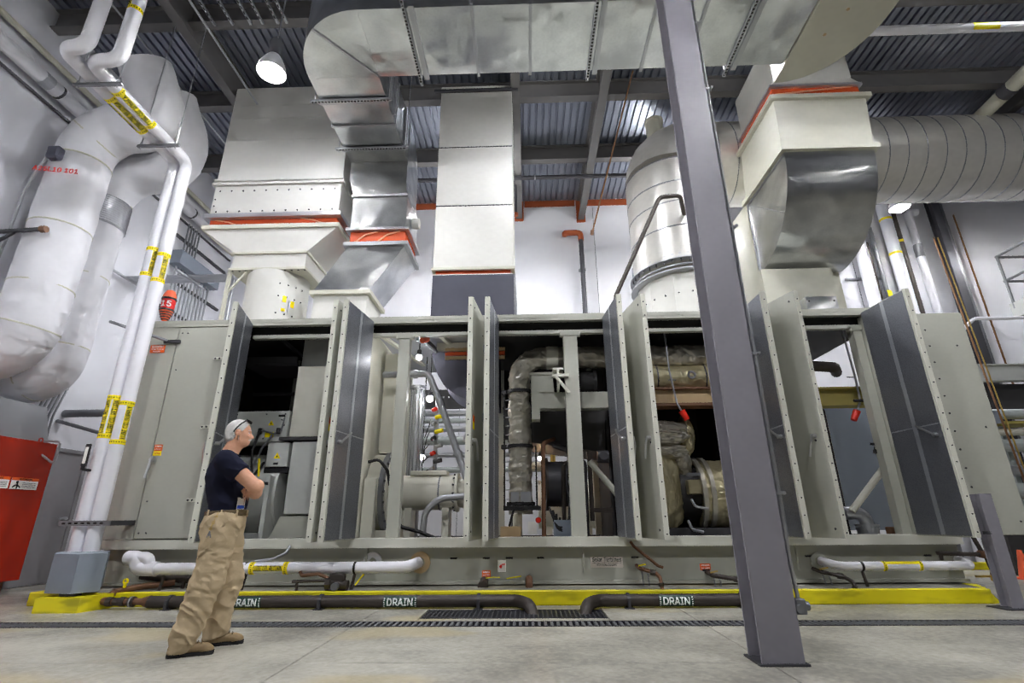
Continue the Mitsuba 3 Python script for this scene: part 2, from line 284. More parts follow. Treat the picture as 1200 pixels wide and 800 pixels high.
add(k + '__junction_box', cat([box(1.855, 1.93, 3.98, 4.06, 0.30, 0.40, 0.008), cyl((1.93, 4.02, 0.35), (1.96, 4.02, 0.35), 0.03, 10), cyl((1.87, 3.98, 0.34), (1.87, 3.95, 0.34), 0.028, 10)]), 'galv_dull', 40)
k = thing('guard_post', 'short dark grey steel post bolted to the floor at the right end of the machine', 'post')
add(k + '__post', ibeam((5.16, 6.1, 0.012), (5.16, 6.1, 1.17), 0.135, 0.15, 0.012), 'column_grey'); add(k + '__base_plate', box(4.98, 5.32, 6.02, 6.3, 0, 0.012), 'dark_steel')
add(k + '__stub', box(5.06, 5.11, 6.1, 6.16, 0.74, 0.77), 'dark_steel')

# ---------------------------------------------------------------- plinth
k = thing('concrete_plinth', 'low concrete plinth with yellow painted edge under the machine', 'plinth')
add(k + '__pad', extr(Polygon([(-5.95, 6.9), (-5.45, 6.9), (-5.3, 6.5), (5.22, 6.5), (5.5, 6.9), (5.6, 9.9), (-5.95, 9.9)]), 0, 0.148), 'concrete')
add(k + '__painted_edge', cat([box(-5.0, 5.22, 6.47, 6.56, 0, 0.152, 0.008), hexa([(5.22, 6.47, 0), (5.36, 6.55, 0), (5.55, 6.95, 0), (5.4, 6.98, 0)], [(5.18, 6.49, 0.152), (5.27, 6.6, 0.152), (5.45, 6.95, 0.152), (5.3, 6.98, 0.152)])]), 'yellow_paint')
k = add('curb_block', extr(Polygon([(-5.47, 6.05), (-4.98, 6.07), (-4.87, 6.42), (-5.0, 6.455), (-5.47, 6.455)]), 0, 0.155), 'yellow_paint', label='yellow painted curb block jutting forward under the grey cover box', cat='curb')
add('curb_block', box(-6.02, -5.45, 6.55, 6.89, 0, 0.15, 0.01), 'yellow_paint', label='yellow painted curb block left of the grey cover box', cat='curb')

# ---------------------------------------------------------------- lamps
for i, (x, y, z) in enumerate(LAMPS):
    lab = {0: 'glaring round high bay lamp hanging left above the big galvanized elbow', 5: 'glaring round high bay lamp just under the spiral duct at the right'}.get(i, 'high bay lamp hung from the roof, hidden by ducts or above the picture')
    k = thing('high_bay_lamp', lab, 'lamp', None if i in (0, 5) else 'high bay lamps out of sight')
    add(k + '__reflector', lathe([(0.21, 0.0), (0.206, 0.012), (0.19, 0.12), (0.14, 0.24), (0.09, 0.33), (0.0, 0.33)], (x, y, z - 0.01)), 'wall_paint', 40)
    b = trimesh.creation.icosphere(2, LAMP_R); b.apply_translation([x, y, z])
    add(k + '__bulb', b, 'bulb', emitter={'type': 'area', 'radiance': {'type': 'rgb', 'value': [LAMP_L * POWER.get(i, 1.0) * c for c in (0.98, 0.99, 1.03)]}})
    if i in UPLIGHT: add(k + '__uplight', lathe([(0.16, -0.02), (0.16, 0.0), (0.0, 0.0)], (x, y, z + 0.72), n=16), 'bulb', emitter={'type': 'area', 'radiance': {'type': 'rgb', 'value': [UPLIGHT[i]] * 3}})
    add(k + '__ballast', cat([cyl((x, y, z + 0.33), (x, y, z + 0.6), 0.1, 16), ring((x, y, z + 0.68), (0, 1, 0), 0.04, 0.02, 0.015, 14)]), 'galv_dull', 40)
    add(k + '__rod', cyl((x, y, z + 0.7), (x, y, 9.2), 0.012, 8), 'galv_plain')

# ---------------------------------------------------------------- machine enclosure
ENC = thing('machine_enclosure', 'long grey-green machine enclosure on a steel skid with many open doors', 'machine enclosure')
F0, BK = 6.95, 9.65                          # front and back faces
def enc(part, m, mat, smooth=False, label=None, kind=None): return add(f'{ENC}__{part}', m, mat, smooth, label=label, kind=kind)
enc('skid_beam', cat([box(-5.62, 5.42, 7.05, 7.08, 0.2, 0.6), box(-5.62, 5.42, 6.98, 7.2, 0.165, 0.2), box(-5.62, -5.58, 7.08, BK - 0.1, 0.2, 0.6), box(5.38, 5.42, 7.08, BK - 0.1, 0.2, 0.6), box(-5.62, 5.42, BK - 0.14, BK - 0.1, 0.2, 0.6)]), 'skid_paint')
for x in (-2.1, 0.70, 3.4): enc('skid_stiffener', box(x - 0.012, x + 0.012, 7.0, 7.05, 0.3, 0.6), 'skid_paint')
for x in (-0.97, -0.25, -0.55, 0.15, 1.36, 2.24, 3.55, 5.03): enc('nameplate', box(x - 0.045, x + 0.045, 7.042, 7.05, 0.455 if x not in (2.24,) else 0.3, 0.475 if x not in (2.24,) else 0.32), 'black')
enc('sill', cat([box(-5.65, 5.43, 6.93, 7.2, 0.60, 0.625), box(-5.65, 5.43, 6.945, 7.2, 0.625, 0.715)]), 'enclosure_light')
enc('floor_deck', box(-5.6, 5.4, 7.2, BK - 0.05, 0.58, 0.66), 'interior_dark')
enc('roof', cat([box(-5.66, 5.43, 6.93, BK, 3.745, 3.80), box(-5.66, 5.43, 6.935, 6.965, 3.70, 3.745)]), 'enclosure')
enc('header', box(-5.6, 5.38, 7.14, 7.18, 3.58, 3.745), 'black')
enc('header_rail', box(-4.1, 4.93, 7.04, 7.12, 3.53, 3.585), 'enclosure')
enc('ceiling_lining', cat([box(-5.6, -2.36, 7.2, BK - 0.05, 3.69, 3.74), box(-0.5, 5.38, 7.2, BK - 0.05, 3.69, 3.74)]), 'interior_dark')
enc('ceiling_panel', box(-2.34, -0.52, 7.2, BK - 0.05, 3.69, 3.74), 'galv_plain', label='bright metal ceiling panel')
# closed left end of the front
enc('corner_panel', box(-5.65, -5.195, F0, 7.0, 0.72, 3.70), 'enclosure')
k = enc('closed_door', box(-5.18, -4.385, F0 - 0.012, 6.99, 0.73, 3.69, 0.006), 'enclosure', label='closed door with two rows of bolts')
for z in (3.19, 2.19, 1.21): add(k + '__hinge', box(-4.56, -4.40, 6.925, F0 - 0.012, z - 0.025, z + 0.025), 'enclosure_light'); add(k + '__hinge_screw', dots([(x, 6.925, z) for x in (-4.54, -4.48, -4.42)], 0.014), 'dark_steel', kind='stuff')
add(k + '__bolt', dots([(x, F0 - 0.012, z) for x, z in ((-5.12, 3.6), (-5.04, 3.6), (-5.1, 3.03), (-5.12, 1.75), (-5.1, 1.2), (-5.12, 0.8), (-5.02, 0.8))] + [(-4.415, F0 - 0.012, z) for z in np.arange(0.85, 3.65, 0.23)], 0.011), 'dark_steel', kind='stuff')
add(k + '__latch', cat([box(-5.165, -5.095, 6.89, 6.94, 1.70, 1.79, 0.01), cyl((-5.13, 6.94, 1.745), (-5.13, 6.87, 1.745), 0.028, 12), bar((-5.13, 6.875, 1.75), (-5.15, 6.86, 1.5), 0.03, 0.018)]), 'chrome', label='chrome lever latch')
enc('jamb', box(-4.37, -4.15, F0, 7.0, 0.72, 3.70), 'enclosure')
for x0, x1 in ((-2.42, -2.29), (-0.61, -0.42), (1.19, 1.42), (3.11, 3.27), (4.93, 5.42)): enc('door_post', box(x0, x1, F0 + 0.01, 7.1, 0.715, 3.70), 'enclosure')
for x0, x1 in ((-1.88, -1.72), (0.57, 0.77), (4.80, 4.92)):
    enc('inner_post', cat([box(x0, x1, 7.06, 7.2, 0.7, 3.52), box(x0 - 0.05, x1 + 0.05, 7.04, 7.14, 3.50, 3.535)] + [cyl((x, 7.05, 3.49), (x, 7.05, 3.56), 0.018, 8) for x in (x0 - 0.03, x1 + 0.03)]), 'enclosure')
# ends, partitions and the back of the enclosure, with the back doors of two bays open
enc('end_wall', box(-5.65, -5.60, 7.0, BK, 0.66, 3.745), 'enclosure')
enc('partition', box(-2.37, -2.33, 7.2, BK, 0.66, 3.69), 'cream', label='pale partition of the second bay')
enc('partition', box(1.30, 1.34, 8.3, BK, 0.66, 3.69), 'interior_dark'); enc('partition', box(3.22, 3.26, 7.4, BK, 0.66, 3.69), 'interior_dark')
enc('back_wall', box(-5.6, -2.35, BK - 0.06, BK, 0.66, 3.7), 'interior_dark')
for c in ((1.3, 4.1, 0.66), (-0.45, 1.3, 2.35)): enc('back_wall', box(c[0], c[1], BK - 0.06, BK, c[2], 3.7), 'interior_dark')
for m in ([box(-2.36, -2.24, BK - 0.12, BK, 0.66, 3.7), box(-0.56, -0.42, BK - 0.12, BK, 0.66, 3.7), box(1.2, 1.3, BK - 0.12, BK, 0.66, 3.7), box(4.1, 4.2, BK - 0.12, BK, 0.66, 3.7), box(5.3, 5.42, BK - 0.12, BK, 0.66, 3.7)]): enc('back_frame', m, 'enclosure')
# ---- doors: hinge point and free edge in plan, which side is lined (+1: the side towards +x when standing open)
def door(hx, nx, lined, mat_l='lining', hy=F0 - 0.005, ny=6.13, label=None, handle=True, z0=0.705, z1=3.735):
    h, f = A(hx, hy, 0), A(nx, ny, 0); L = np.linalg.norm(f - h); u = (f - h) / L; w = A(-u[1], u[0], 0)
    if w[0] * lined < 0: w = -w                                # w points to the lined side
    t = 0.062
    def pan(a0, a1, b0, b1, c0, c1):
        q = lambda a, b: h + u * a + w * b
        m = hexa([q(a0, b0) + A(0, 0, c0), q(a1, b0) + A(0, 0, c0), q(a1, b1) + A(0, 0, c0), q(a0, b1) + A(0, 0, c0)], [q(a0, b0) + A(0, 0, c1), q(a1, b0) + A(0, 0, c1), q(a1, b1) + A(0, 0, c1), q(a0, b1) + A(0, 0, c1)])
        m.fix_normals(); return m
    k = enc('door', cat([pan(0, L, -t / 2, t / 2 - 0.012, z0, z1), pan(L - 0.035, L, -t / 2 - 0.004, t / 2, z0, z1)]), 'enclosure', label=label)
    add(k + '__lining', pan(0.012, L - 0.04, t / 2 - 0.012, t / 2, z0 + 0.015, z1 - 0.015), mat_l)
    add(k + '__lining_seam', cat([pan(L * 0.5 - 0.03, L * 0.5 + 0.03, t / 2, t / 2 + 0.003, z0 + 0.02, z1 - 0.02), pan(0.02, L - 0.05, t / 2, t / 2 + 0.0015, z0 + (z1 - z0) * 0.42, z0 + (z1 - z0) * 0.425)]), 'lining_strip')
    add(k + '__edge_trim', pan(L, L + 0.006, -t / 2, t / 2, z0, z1), 'enclosure_light')
    q = lambda a, b, z: h + u * a + w * b + A(0, 0, z)
    add(k + '__rivet', dots([q(L + 0.006, 0, z) for z in np.arange(z0 + 0.06, z1, 0.19)], 0.009, tuple(u), 0.006) + dots([q(a, -t / 2, z) for a, z in ((0.1, z1 - 0.3), (L - 0.1, z0 + 0.1), (L - 0.12, z0 + 1.1), (L - 0.1, z1 - 0.12))], 0.014, tuple(-w), 0.006), 'dark_steel', kind='stuff')
    for z in (1.25, 2.2, 3.2): add(k + '__hinge', cat([cyl(q(-0.01, -t / 2, z), q(-0.01, -t / 2, z + 0.12), 0.016, 8), pan(0.0, 0.07, -t / 2 - 0.008, -t / 2, z, z + 0.12)]), 'galv_dull')
    if handle:
        for s in (-1, 1):
            o = s * t / 2
            add(k + '__handle', cat([cyl(q(L - 0.12, o, 1.86), q(L - 0.12, o + s * 0.05, 1.86), 0.025, 10), tube([q(L - 0.12, o + s * 0.045, 1.87), q(L - 0.14, o + s * 0.06, 1.78), q(L - 0.2, o + s * 0.055, 1.62)] if s < 0 else [q(L - 0.12, o + s * 0.045, 1.86), q(L - 0.22, o + s * 0.06, 1.93), q(L - 0.34, o + s * 0.05, 2.0)], 0.014, 0.04, 8)]), 'chrome')
    return k
dA = {}
for n, hx, nx, lined, ml, lab in (('0', -4.11, -3.89, 1, 'lining', 'open door beside the closed door'), ('A', -2.45, -2.52, -1, 'lining', None), ('B', -2.27, -2.385, 1, 'lining', 'open door with dark perforated lining in front of the second bay'),
        ('C', -0.63, -0.71, -1, 'lining', None), ('D', -0.41, -0.49, 1, 'lining', None), ('E', 1.17, 1.245, -1, 'lining', None), ('F', 1.42, 1.56, 1, 'lining', None), ('G', 3.12, 3.125, -1, 'lining', None),
        ('H', 3.28, 3.55, 1, 'lining', None), ('I', 4.91, 4.975, -1, 'lining', 'open door with large dark lining at the right end')):
    dA[n] = door(hx, nx, lined, ml, label=lab, handle=n not in 'D')
k = enc('end_door', cat([box(5.44, 6.30, 6.93, 6.985, 0.70, 3.70, 0.008)]), 'enclosure', label='end door swung out beyond the right end')
add(k + '__bolt', dots([(x, 6.93, z) for x, z in ((6.1, 3.2), (6.14, 2.05), (6.2, 0.86), (5.9, 1.0))] + [(5.72, 6.93, z) for z in np.arange(0.8, 3.65, 0.24)], 0.013), 'dark_steel', kind='stuff')
k = enc('back_door', box(4.42, 4.47, BK + 0.02, BK + 0.95, 0.7, 3.4), 'enclosure')
k = enc('back_door', box(5.34, 6.6, BK + 0.0, BK + 0.05, 0.7, 3.1), 'box_blue', label='blue-grey back door seen through the last bay')
# warning stickers
def sign(part, x0, x1, z0, z1, y, bg, rows, ink, label=None, h=None):
    k = enc(part, box(x0, x1, y - 0.004, y, z0, z1), bg, label=label)
    if rows: add(k + '__lettering', cat([text_fit(s, (x1 - x0) * w, hh, x0 + (x1 - x0) * (1 - w) / 2, y - 0.004, z0 + (z1 - z0) * zz) for s, w, hh, zz in rows]), ink)
    return k
sign('warning_sticker', -5.57, -5.35, 3.30, 3.42, F0, 'label_orange', [('WARNING', 0.8, 0.03, 0.68), ('HEARING PROTECTION', 0.85, 0.016, 0.4), ('REQUIRED', 0.5, 0.016, 0.12)], 'white_ink', 'orange warning sticker')
k = sign('warning_sticker', -5.165, -5.05, 1.80, 1.865, F0 - 0.012, 'tape_yellow', [('CAUTION', 0.7, 0.016, 0.35)], 'label_red', 'yellow and orange sticker over the latch')
sign('warning_sticker', -5.165, -5.05, 1.865, 1.95, F0 - 0.012, 'label_orange', [('WARNING', 0.8, 0.022, 0.6), ('STAND CLEAR', 0.8, 0.014, 0.2)], 'white_ink', 'orange half of the sticker over the latch')
sign('nameplate_sign', 0.79, 1.20, 0.345, 0.475, 7.048, 'label_grey', [('Solar Turbines', 0.9, 0.05, 0.55), ('A Caterpillar Company', 0.62, 0.017, 0.18)], 'ink', 'pale maker plate with dark lettering')
add(f'{ENC}__nameplate_sign__rule', box(0.81, 1.18, 7.041, 7.044, 0.398, 0.401), 'ink')
k = sign('sticker', -0.40, -0.295, 0.30, 0.44, 7.048, 'label_white', None, None, 'white sticker with a red mark')
add(k + '__mark', cat([box(-0.35, -0.305, 7.041, 7.044, 0.385, 0.397), cyl((-0.36, 7.044, 0.365), (-0.36, 7.041, 0.365), 0.019, 12)]), 'label_red')
sign('valve_sign', -0.60, -0.49, 0.245, 0.32, 7.048, 'label_orange', [('WARNING', 0.8, 0.02, 0.62), ('HOT DRAIN', 0.8, 0.014, 0.2)], 'white_ink')
sign('valve_sign', 2.17, 2.30, 0.31, 0.385, 7.048, 'label_orange', [('WARNING', 0.8, 0.02, 0.62), ('HOT DRAIN', 0.8, 0.014, 0.2)], 'white_ink')
# stickers on the outsides of two doors
for n, hx, nx, z in (('A', -2.45, -2.52, 2.0), ('C', -0.63, -0.71, 2.0)):
    h, f = A(hx, 6.945, 0), A(nx, 6.13, 0); u = (f - h) / np.linalg.norm(f - h); w = A(-u[1], u[0], 0); q = lambda a, z_: h + u * a + w * 0.0325 + A(0, 0, z_)
    for z0, z1, m_ in ((z, z + 0.09, 'tape_yellow'), (z + 0.09, z + 0.17, 'label_orange')):
        sk = add(dA[n] + '__sticker', bar(q(0.60, (z0 + z1) / 2), q(0.70, (z0 + z1) / 2), 0.003, z1 - z0), m_)

# ---------------------------------------------------------------- ducts over the machine
RZ = 3.80
# wide grey duct on a hood and round neck (left)
D = thing('generator_vent_duct', 'wide white sheet metal duct on a stepped hood and round neck above the left end', 'duct')
def d(part, m, mat, smooth=False, label=None, kind=None): return add(f'{D}__{part}', m, mat, smooth, label=label, kind=kind)
x0, x1, y0, y1 = -5.45, -3.19, 7.4, 8.24
for z0, z1 in ((6.68, 7.55), (7.555, 8.05), (8.055, 8.35), (8.355, 8.79)): d('riser', box(x0, x1, y0, y1, z0, z1), 'duct_white')
d('flange', collar(x0, x1, y0, y1, 6.64, 6.69, 0.02, 0.035), 'duct_white'); d('flange', collar(x0, x1, y0, y1, 6.56, 6.61, 0.02, 0.045), 'duct_white')
d('box', box(x0, x1, y0, y1, 5.95, 6.56), 'duct_white'); d('gap', box(x0 + 0.03, x1 - 0.03, y0 + 0.03, y1 - 0.03, 6.6, 6.66), 'duct_white')
d('bolt', dots([(x, y0, 6.45) for x in np.arange(x0 + 0.1, x1, 0.205)] + [(x, y0, 6.03) for x in np.arange(x0 + 0.1, x1, 0.205)] + [(x0 + 0.04, y0, z) for z in (6.15, 6.28)], 0.016), 'dark_steel', kind='stuff')
d('flange', collar(x0, x1, y0, y1, 5.87, 5.95, 0.03, 0.07), 'galv_plain')
d('flexible_connector', box(x0 + 0.02, x1 - 0.02, y0 + 0.02, y1 - 0.02, 5.73, 5.88), 'orange_cloth', label='orange fabric joint')
[d('fold', tube([(x, y0 + 0.015, 5.87), (x + 0.25, y0 + 0.005, 5.82), (x + 0.45, y0 + 0.015, 5.74)], 0.012, 0.1, 6), 'orange_fold') for x in (x0 + 0.1, x1 - 0.65)]
d('flange', collar(x0, x1, y0, y1, 5.65, 5.73, 0.03, 0.06), 'duct_beige')
d('hood', frust(-4.87, -3.65, 7.4, 8.2, 5.2, x0 - 0.03, x1 + 0.02, 7.375, 8.26, 5.65), 'duct_white')
d('hood_box', box(-4.88, -3.64, 7.4, 8.2, 4.91, 5.19), 'duct_white'); d('flange', collar(-4.88, -3.64, 7.4, 8.2, 5.17, 5.21, 0.02, 0.03), 'duct_beige')
d('bottom_plate', box(-4.91, -3.61, 7.37, 8.23, 4.87, 4.91), 'duct_beige')
d('bolt', dots([(-4.85 + 0.11 * i, 7.41 + 0.0 * i, 4.87) for i in range(12)], 0.016, (0, 0, -1)), 'dark_steel', kind='stuff')
d('neck', cyl((-4.26, 7.83, RZ), (-4.26, 7.83, 4.87), 0.5, 40), 'duct_white', 40)
d('neck_handle', tube([(-3.87, 7.5, 4.15), (-3.84, 7.44, 4.15), (-3.84, 7.44, 4.33), (-3.87, 7.5, 4.33)], 0.012, 0.02, 8), 'galv_plain')
d('bolt', dots([(-4.26 + 0.505 * math.cos(a), 7.83 + 0.505 * math.sin(a), z) for a in np.radians((-60, -45, -30, -15)) for z in (4.1, 4.4, 4.62)], 0.014), 'dark_steel', kind='stuff')
for x, z in ((-3.93, 4.36), (-3.84, 4.30), (-3.93, 4.17)): d('sticker', move(rotz(box(-0.03, 0.03, -0.007, 0.0, -0.05 if z > 4.2 else -0.02, 0.06 if z > 4.2 else 0.03), math.degrees(math.asin((x + 4.26) / 0.5))), x, 7.83 - math.sqrt(0.25 - (x + 4.26) ** 2), z), 'tape_yellow', label='small yellow sticker')
d('leg', bar((-4.9, 7.42, RZ), (-4.9, 7.42, 4.88), 0.05), 'duct_beige'); d('brace', bar((-4.88, 7.42, 4.5), (-4.62, 7.42, 4.86), 0.03), 'duct_beige')
d('pipe_stub', cat([cyl((-4.46, 7.34, RZ), (-4.46, 7.34, 3.92), 0.025, 10), tube([(-3.97, 7.3, 3.8), (-3.97, 7.3, 3.95), (-3.75, 7.25, 3.86)], 0.02, 0.05, 8)]), 'iron')

# big galvanized duct with its elbow, run and drop
D = thing('galvanized_duct', 'large galvanized rectangular duct crossing overhead and turning down with an orange joint', 'duct')
ZB, ZT = 7.0, 7.85
segs = [-2.05, -1.42, -0.6, 0.14, 1.0, 1.72, 2.35, 2.97, 3.72]
for a, b in zip(segs[:-1], segs[1:]): d('section', box(a + 0.002, b - 0.002, 4.55, 5.57, ZB, ZT), 'galvanized')
for x in segs[1:-1]:
    if abs(x + 1.42) < 0.01 or abs(x - 1.0) < 0.01 or abs(x - 2.97) < 0.01:
        d('support_channel', cat([box(x - 0.05, x - 0.01, 4.4, 5.72, ZB - 0.05, ZB - 0.01), box(x + 0.03, x + 0.1, 4.5, 5.62, ZB - 0.035, ZB)]), 'galv_plain')
        d('slot', cat([box(x - 0.043, x - 0.017, y, y + 0.028, ZB - 0.053, ZB - 0.05) for y in np.arange(4.42, 5.7, 0.05)]), 'rubber', kind='stuff')
        [d('hanger_rod', cyl((x - 0.03, y, ZB - 0.09), (x - 0.03, y, 9.1), 0.008, 6), 'galv_plain') for y in (4.45, 5.67)]
    else: d('seam', cat([box(x - 0.02, x + 0.02, 4.53, 5.6, ZB - 0.03, ZB), box(x - 0.02, x + 0.02, 4.52, 4.55, ZB, ZT)]), 'galv_plain')
arc = [(-2.05, 5.57)] + [(-2.05 - 1.02 * math.cos(t), 5.57 - 1.02 * math.sin(t)) for t in np.radians(np.arange(0, 91, 5))]
cut = Polygon([(-2.05, 5.57), (-3.4, 5.57), (-3.4, 4.2), (-2.9, 4.2)])
for part in (Polygon(arc).intersection(cut.buffer(0)), Polygon(arc).difference(cut.buffer(0))):
    d('elbow', extr(part, ZB, ZT), 'galvanized', 40)
a = math.atan2(4.72 - 5.57, -2.64 + 2.05); d('seam', bar((-2.05, 5.57, ZB - 0.01), (-2.05 + 1.03 * math.cos(math.radians(230)), 5.57 + 1.03 * math.sin(math.radians(230)), ZB - 0.01), 0.035, 0.02), 'galv_plain')
run = [5.57, 5.95, 6.5, 7.0, 7.4]
for a, b in zip(run[:-1], run[1:]): d('run_section', box(-3.07, -2.05, a + 0.002, b - 0.002, ZB, ZT), 'galvanized')
for y in (5.95, 7.0):
    d('support_channel', box(-3.2, -1.95, y - 0.02, y + 0.02, ZB - 0.06, ZB - 0.02), 'galv_plain')
    d('slot', cat([box(x, x + 0.028, y - 0.013, y + 0.013, ZB - 0.063, ZB - 0.06) for x in np.arange(-3.18, -2.0, 0.05)]), 'rubber', kind='stuff')
    d('seam', box(-3.1, -2.02, y + 0.03, y + 0.08, ZB - 0.04, ZT), 'galv_plain')
    [d('hanger_rod', cyl((x, y, ZB - 0.1), (x, y, 9.1), 0.008, 6), 'galv_plain') for x in (-3.14, -1.98)]
d('seam', box(-3.09, -2.03, 6.48, 6.52, ZB - 0.03, ZT), 'galv_plain')
d('seam', box(-2.05, -2.0, 6.3, 6.34, ZB, ZT), 'galv_plain')
d('drop_elbow', extr_x(Polygon([(7.4, ZB), (7.4, 6.6), (8.22, 6.6)] + [(7.4 + 0.82 * math.cos(t), ZB + 0.85 * math.sin(t)) for t in np.radians(np.arange(0, 91, 10))]), -3.06, -2.04), 'galvanized')
d('drop', frust(-2.95, -2.02, 7.4, 8.22, 6.29, -3.05, -2.05, 7.4, 8.22, 6.62), 'galvanized'); d('flange', collar(-2.95, -2.02, 7.4, 8.22, 6.25, 6.30, 0.02, 0.03), 'galv_plain')
d('drop', box(-2.95, -2.0, 7.4, 8.22, 5.62, 6.25), 'galvanized'); d('flange', collar(-2.96, -1.98, 7.4, 8.22, 5.57, 5.62, 0.03, 0.05), 'galv_plain')
d('flexible_connector', box(-2.94, -2.0, 7.42, 8.2, 5.33, 5.6), 'orange_cloth', label='orange fabric joint')
[d('fold', tube([(x, 7.41, 5.34), (x + 0.2, 7.4, 5.5), (x + 0.42, 7.41, 5.57)], 0.014, 0.15, 6), 'orange_fold') for x in (-2.88, -2.5)]
d('flange', collar(-2.97, -1.98, 7.39, 8.22, 5.27, 5.34, 0.03, 0.05), 'galv_plain')
d('offset', frust(-3.45, -2.53, 7.4, 8.2, 4.46, -2.96, -1.99, 7.4, 8.22, 5.28), 'galvanized'); d('flange', collar(-3.45, -2.53, 7.4, 8.2, 4.40, 4.47, 0.03, 0.04), 'duct_beige')
d('base', box(-3.43, -2.55, 7.42, 8.18, RZ, 4.40), 'duct_white')
d('inspection_lamp', cat([cyl((-1.98, 7.8, 5.95), (-1.86, 7.8, 5.95), 0.1, 16)]), 'duct_white', 40)

# beige duct that the big duct runs into at the right
D = thing('beige_duct', 'pale beige duct with rounded elbow at the upper right, joined to the big galvanized duct', 'duct')
c = [(3.74, 4.6), (4.72, 4.6)] + [(3.74 + 0.98 * math.cos(t), 4.75 + 1.13 * math.sin(t)) for t in np.radians(np.arange(0, 91, 6))]
d('elbow', extr(Polygon(c), ZB - 0.02, ZT + 0.02), 'duct_beige', 30); d('run', box(3.74, 4.72, 0.5, 4.598, ZB - 0.02, ZT + 0.02), 'duct_beige')
[d('patch', cyl((x, y, ZB - 0.02), (x, y, ZB - 0.026), 0.022, 8), 'tan_metal') for x, y in ((4.15, 4.75), (4.05, 5.1))]
d('hanger_clip', cat([bar((4.2, 4.3, ZB - 0.02), (4.2, 4.3, ZB - 0.14), 0.05, 0.03), bar((4.14, 4.3, ZB - 0.08), (4.26, 4.3, ZB - 0.08), 0.04)]), 'iron')

# white duct with navy board box
D = thing('white_duct', 'tall white rectangular duct with dark navy base in the middle', 'duct')
x0, x1, y0, y1 = -1.52, -0.17, 7.5, 8.7
for a, b in ((8.72, 8.79), (7.36, 8.71), (6.11, 7.35), (4.9, 6.10)): d('section', box(x0 - 0.0, x1, y0, y1, a, b, 0.01), 'duct_white')
for z in (7.355, 6.105, 8.715): d('seam', box(x0 + 0.004, x1 - 0.004, y0 + 0.004, y1 - 0.004, z - 0.02, z + 0.02), 'dark_steel')
d('flange', collar(x0, x1, y0, y1, 4.85, 4.90, 0.03, 0.02), 'duct_beige'); d('flexible_connector', box(x0 + 0.05, x1 - 0.05, y0 + 0.05, y1 - 0.05, 4.72, 4.87), 'orange_cloth', label='orange fabric joint')
d('flange', collar(x0 + 0.02, x1 - 0.02, y0 + 0.02, y1 - 0.02, 4.755, 4.785, 0.03, 0.01), 'duct_white')
d('base', box(x0 + 0.01, x1 + 0.005, y0 - 0.02, y1, RZ, 4.75), 'navy_board', label='dark navy board box'); d('base_edge', box(x1 + 0.005, x1 + 0.03, y0 - 0.02, y1, RZ, 4.75), 'galv_dull')
d('support_angle', cat([box(x0 - 0.12, x1 + 0.12, y0 - 0.06, y0 - 0.01, 8.62, 8.67)]), 'dark_steel')

# exhaust stack and spiral duct
D = thing('exhaust_stack', 'round metal clad exhaust stack with bolted collar rising behind the grey column', 'exhaust stack')
SX, SY, SR = 3.0, 8.7, 0.89
d('base', cyl((SX, SY, RZ), (SX, SY, 4.93), SR - 0.03, 12), 'duct_white')
d('base_bolt', dots([(SX + (SR - 0.02) * math.cos(t), SY + (SR - 0.02) * math.sin(t), z) for t in np.radians(np.arange(-175, -5, 15)) for z in (4.0, 4.55)], 0.016), 'dark_steel', kind='stuff')
for z, w in ((4.96, 0.11), (5.07, 0.04), (5.17, 0.11), (5.28, 0.03)): d('collar', ring((SX, SY, z), (0, 0, 1), SR - 0.03, w, 0.025, 40), 'galv_plain')
d('collar_bolt', dots([(SX + (SR + 0.04) * math.cos(t), SY + (SR + 0.04) * math.sin(t) , 5.17) for t in np.radians(np.arange(-180, 0, 9))], 0.014, (0, 0, -1), 0.07), 'dark_steel', kind='stuff')
for a, b in ((5.2, 5.84), (5.845, 6.35), (6.355, 6.77), (6.775, 7.28)): d('cladding', cyl((SX, SY, a), (SX, SY, b), SR, 48), 'spiral_metal', 40)
for z in (5.84, 6.35, 6.77, 7.28): d('cladding_band', ring((SX, SY, z), (0, 0, 1), SR - 0.01, 0.016, 0.02, 48), 'galv_dull')
th = np.radians(np.arange(0, 91, 15)); d('elbow', sweep([(SX + 0.6 - 0.6 * math.cos(t), SY + 0.25 * math.sin(t) ** 2, 7.28 + 0.65 * math.sin(t)) for t in th], SR, 40), 'spiral_metal', 40)
d('nozzle', lathe([(0.17, 0), (0.19, 0.0), (0.19, 0.06), (0.17, 0.06), (0.17, 0.62), (0.32, 0.85)], (2.76, 8.5, 8.72), (0, 0, -1)), 'duct_beige', 40, label='small capped nozzle on the shoulder')
d('sensor', cat([cyl((3.22, 7.84, 6.26), (3.22, 7.68, 6.26), 0.05, 10), cyl((3.22, 7.68, 6.14), (3.22, 7.68, 6.38), 0.06, 10), tube([(3.22, 7.68, 6.14), (3.26, 7.72, 5.72), (3.24, 7.74, 5.46)], 0.012, 0.1, 6)]), 'brass')
d('gas_line', tube([(2.88, 7.84, 6.04), (2.62, 7.2, 6.0), (2.28, 7.2, 5.97), (1.43, 7.2, 4.21), (1.36, 7.2, 3.8)], 0.035, 0.15, 10), 'iron', 40, label='dark slanting pipe')
D = thing('spiral_duct', 'huge silver spiral seamed round duct running out of the picture at the right', 'duct')
d('pipe', cyl((SX + 0.6, 8.95, 7.93), (XR - 0.02, 8.95, 7.93), 0.86, 56), 'spiral_metal', 40)
tt = np.arange(0, 36, 1 / 36.0); d('seam', sweep(np.stack([3.65 + 0.36 * tt, 8.95 + 0.862 * np.cos(2 * np.pi * tt), 7.93 + 0.862 * np.sin(2 * np.pi * tt)], 1), 0.011, 4), 'galv_dull')

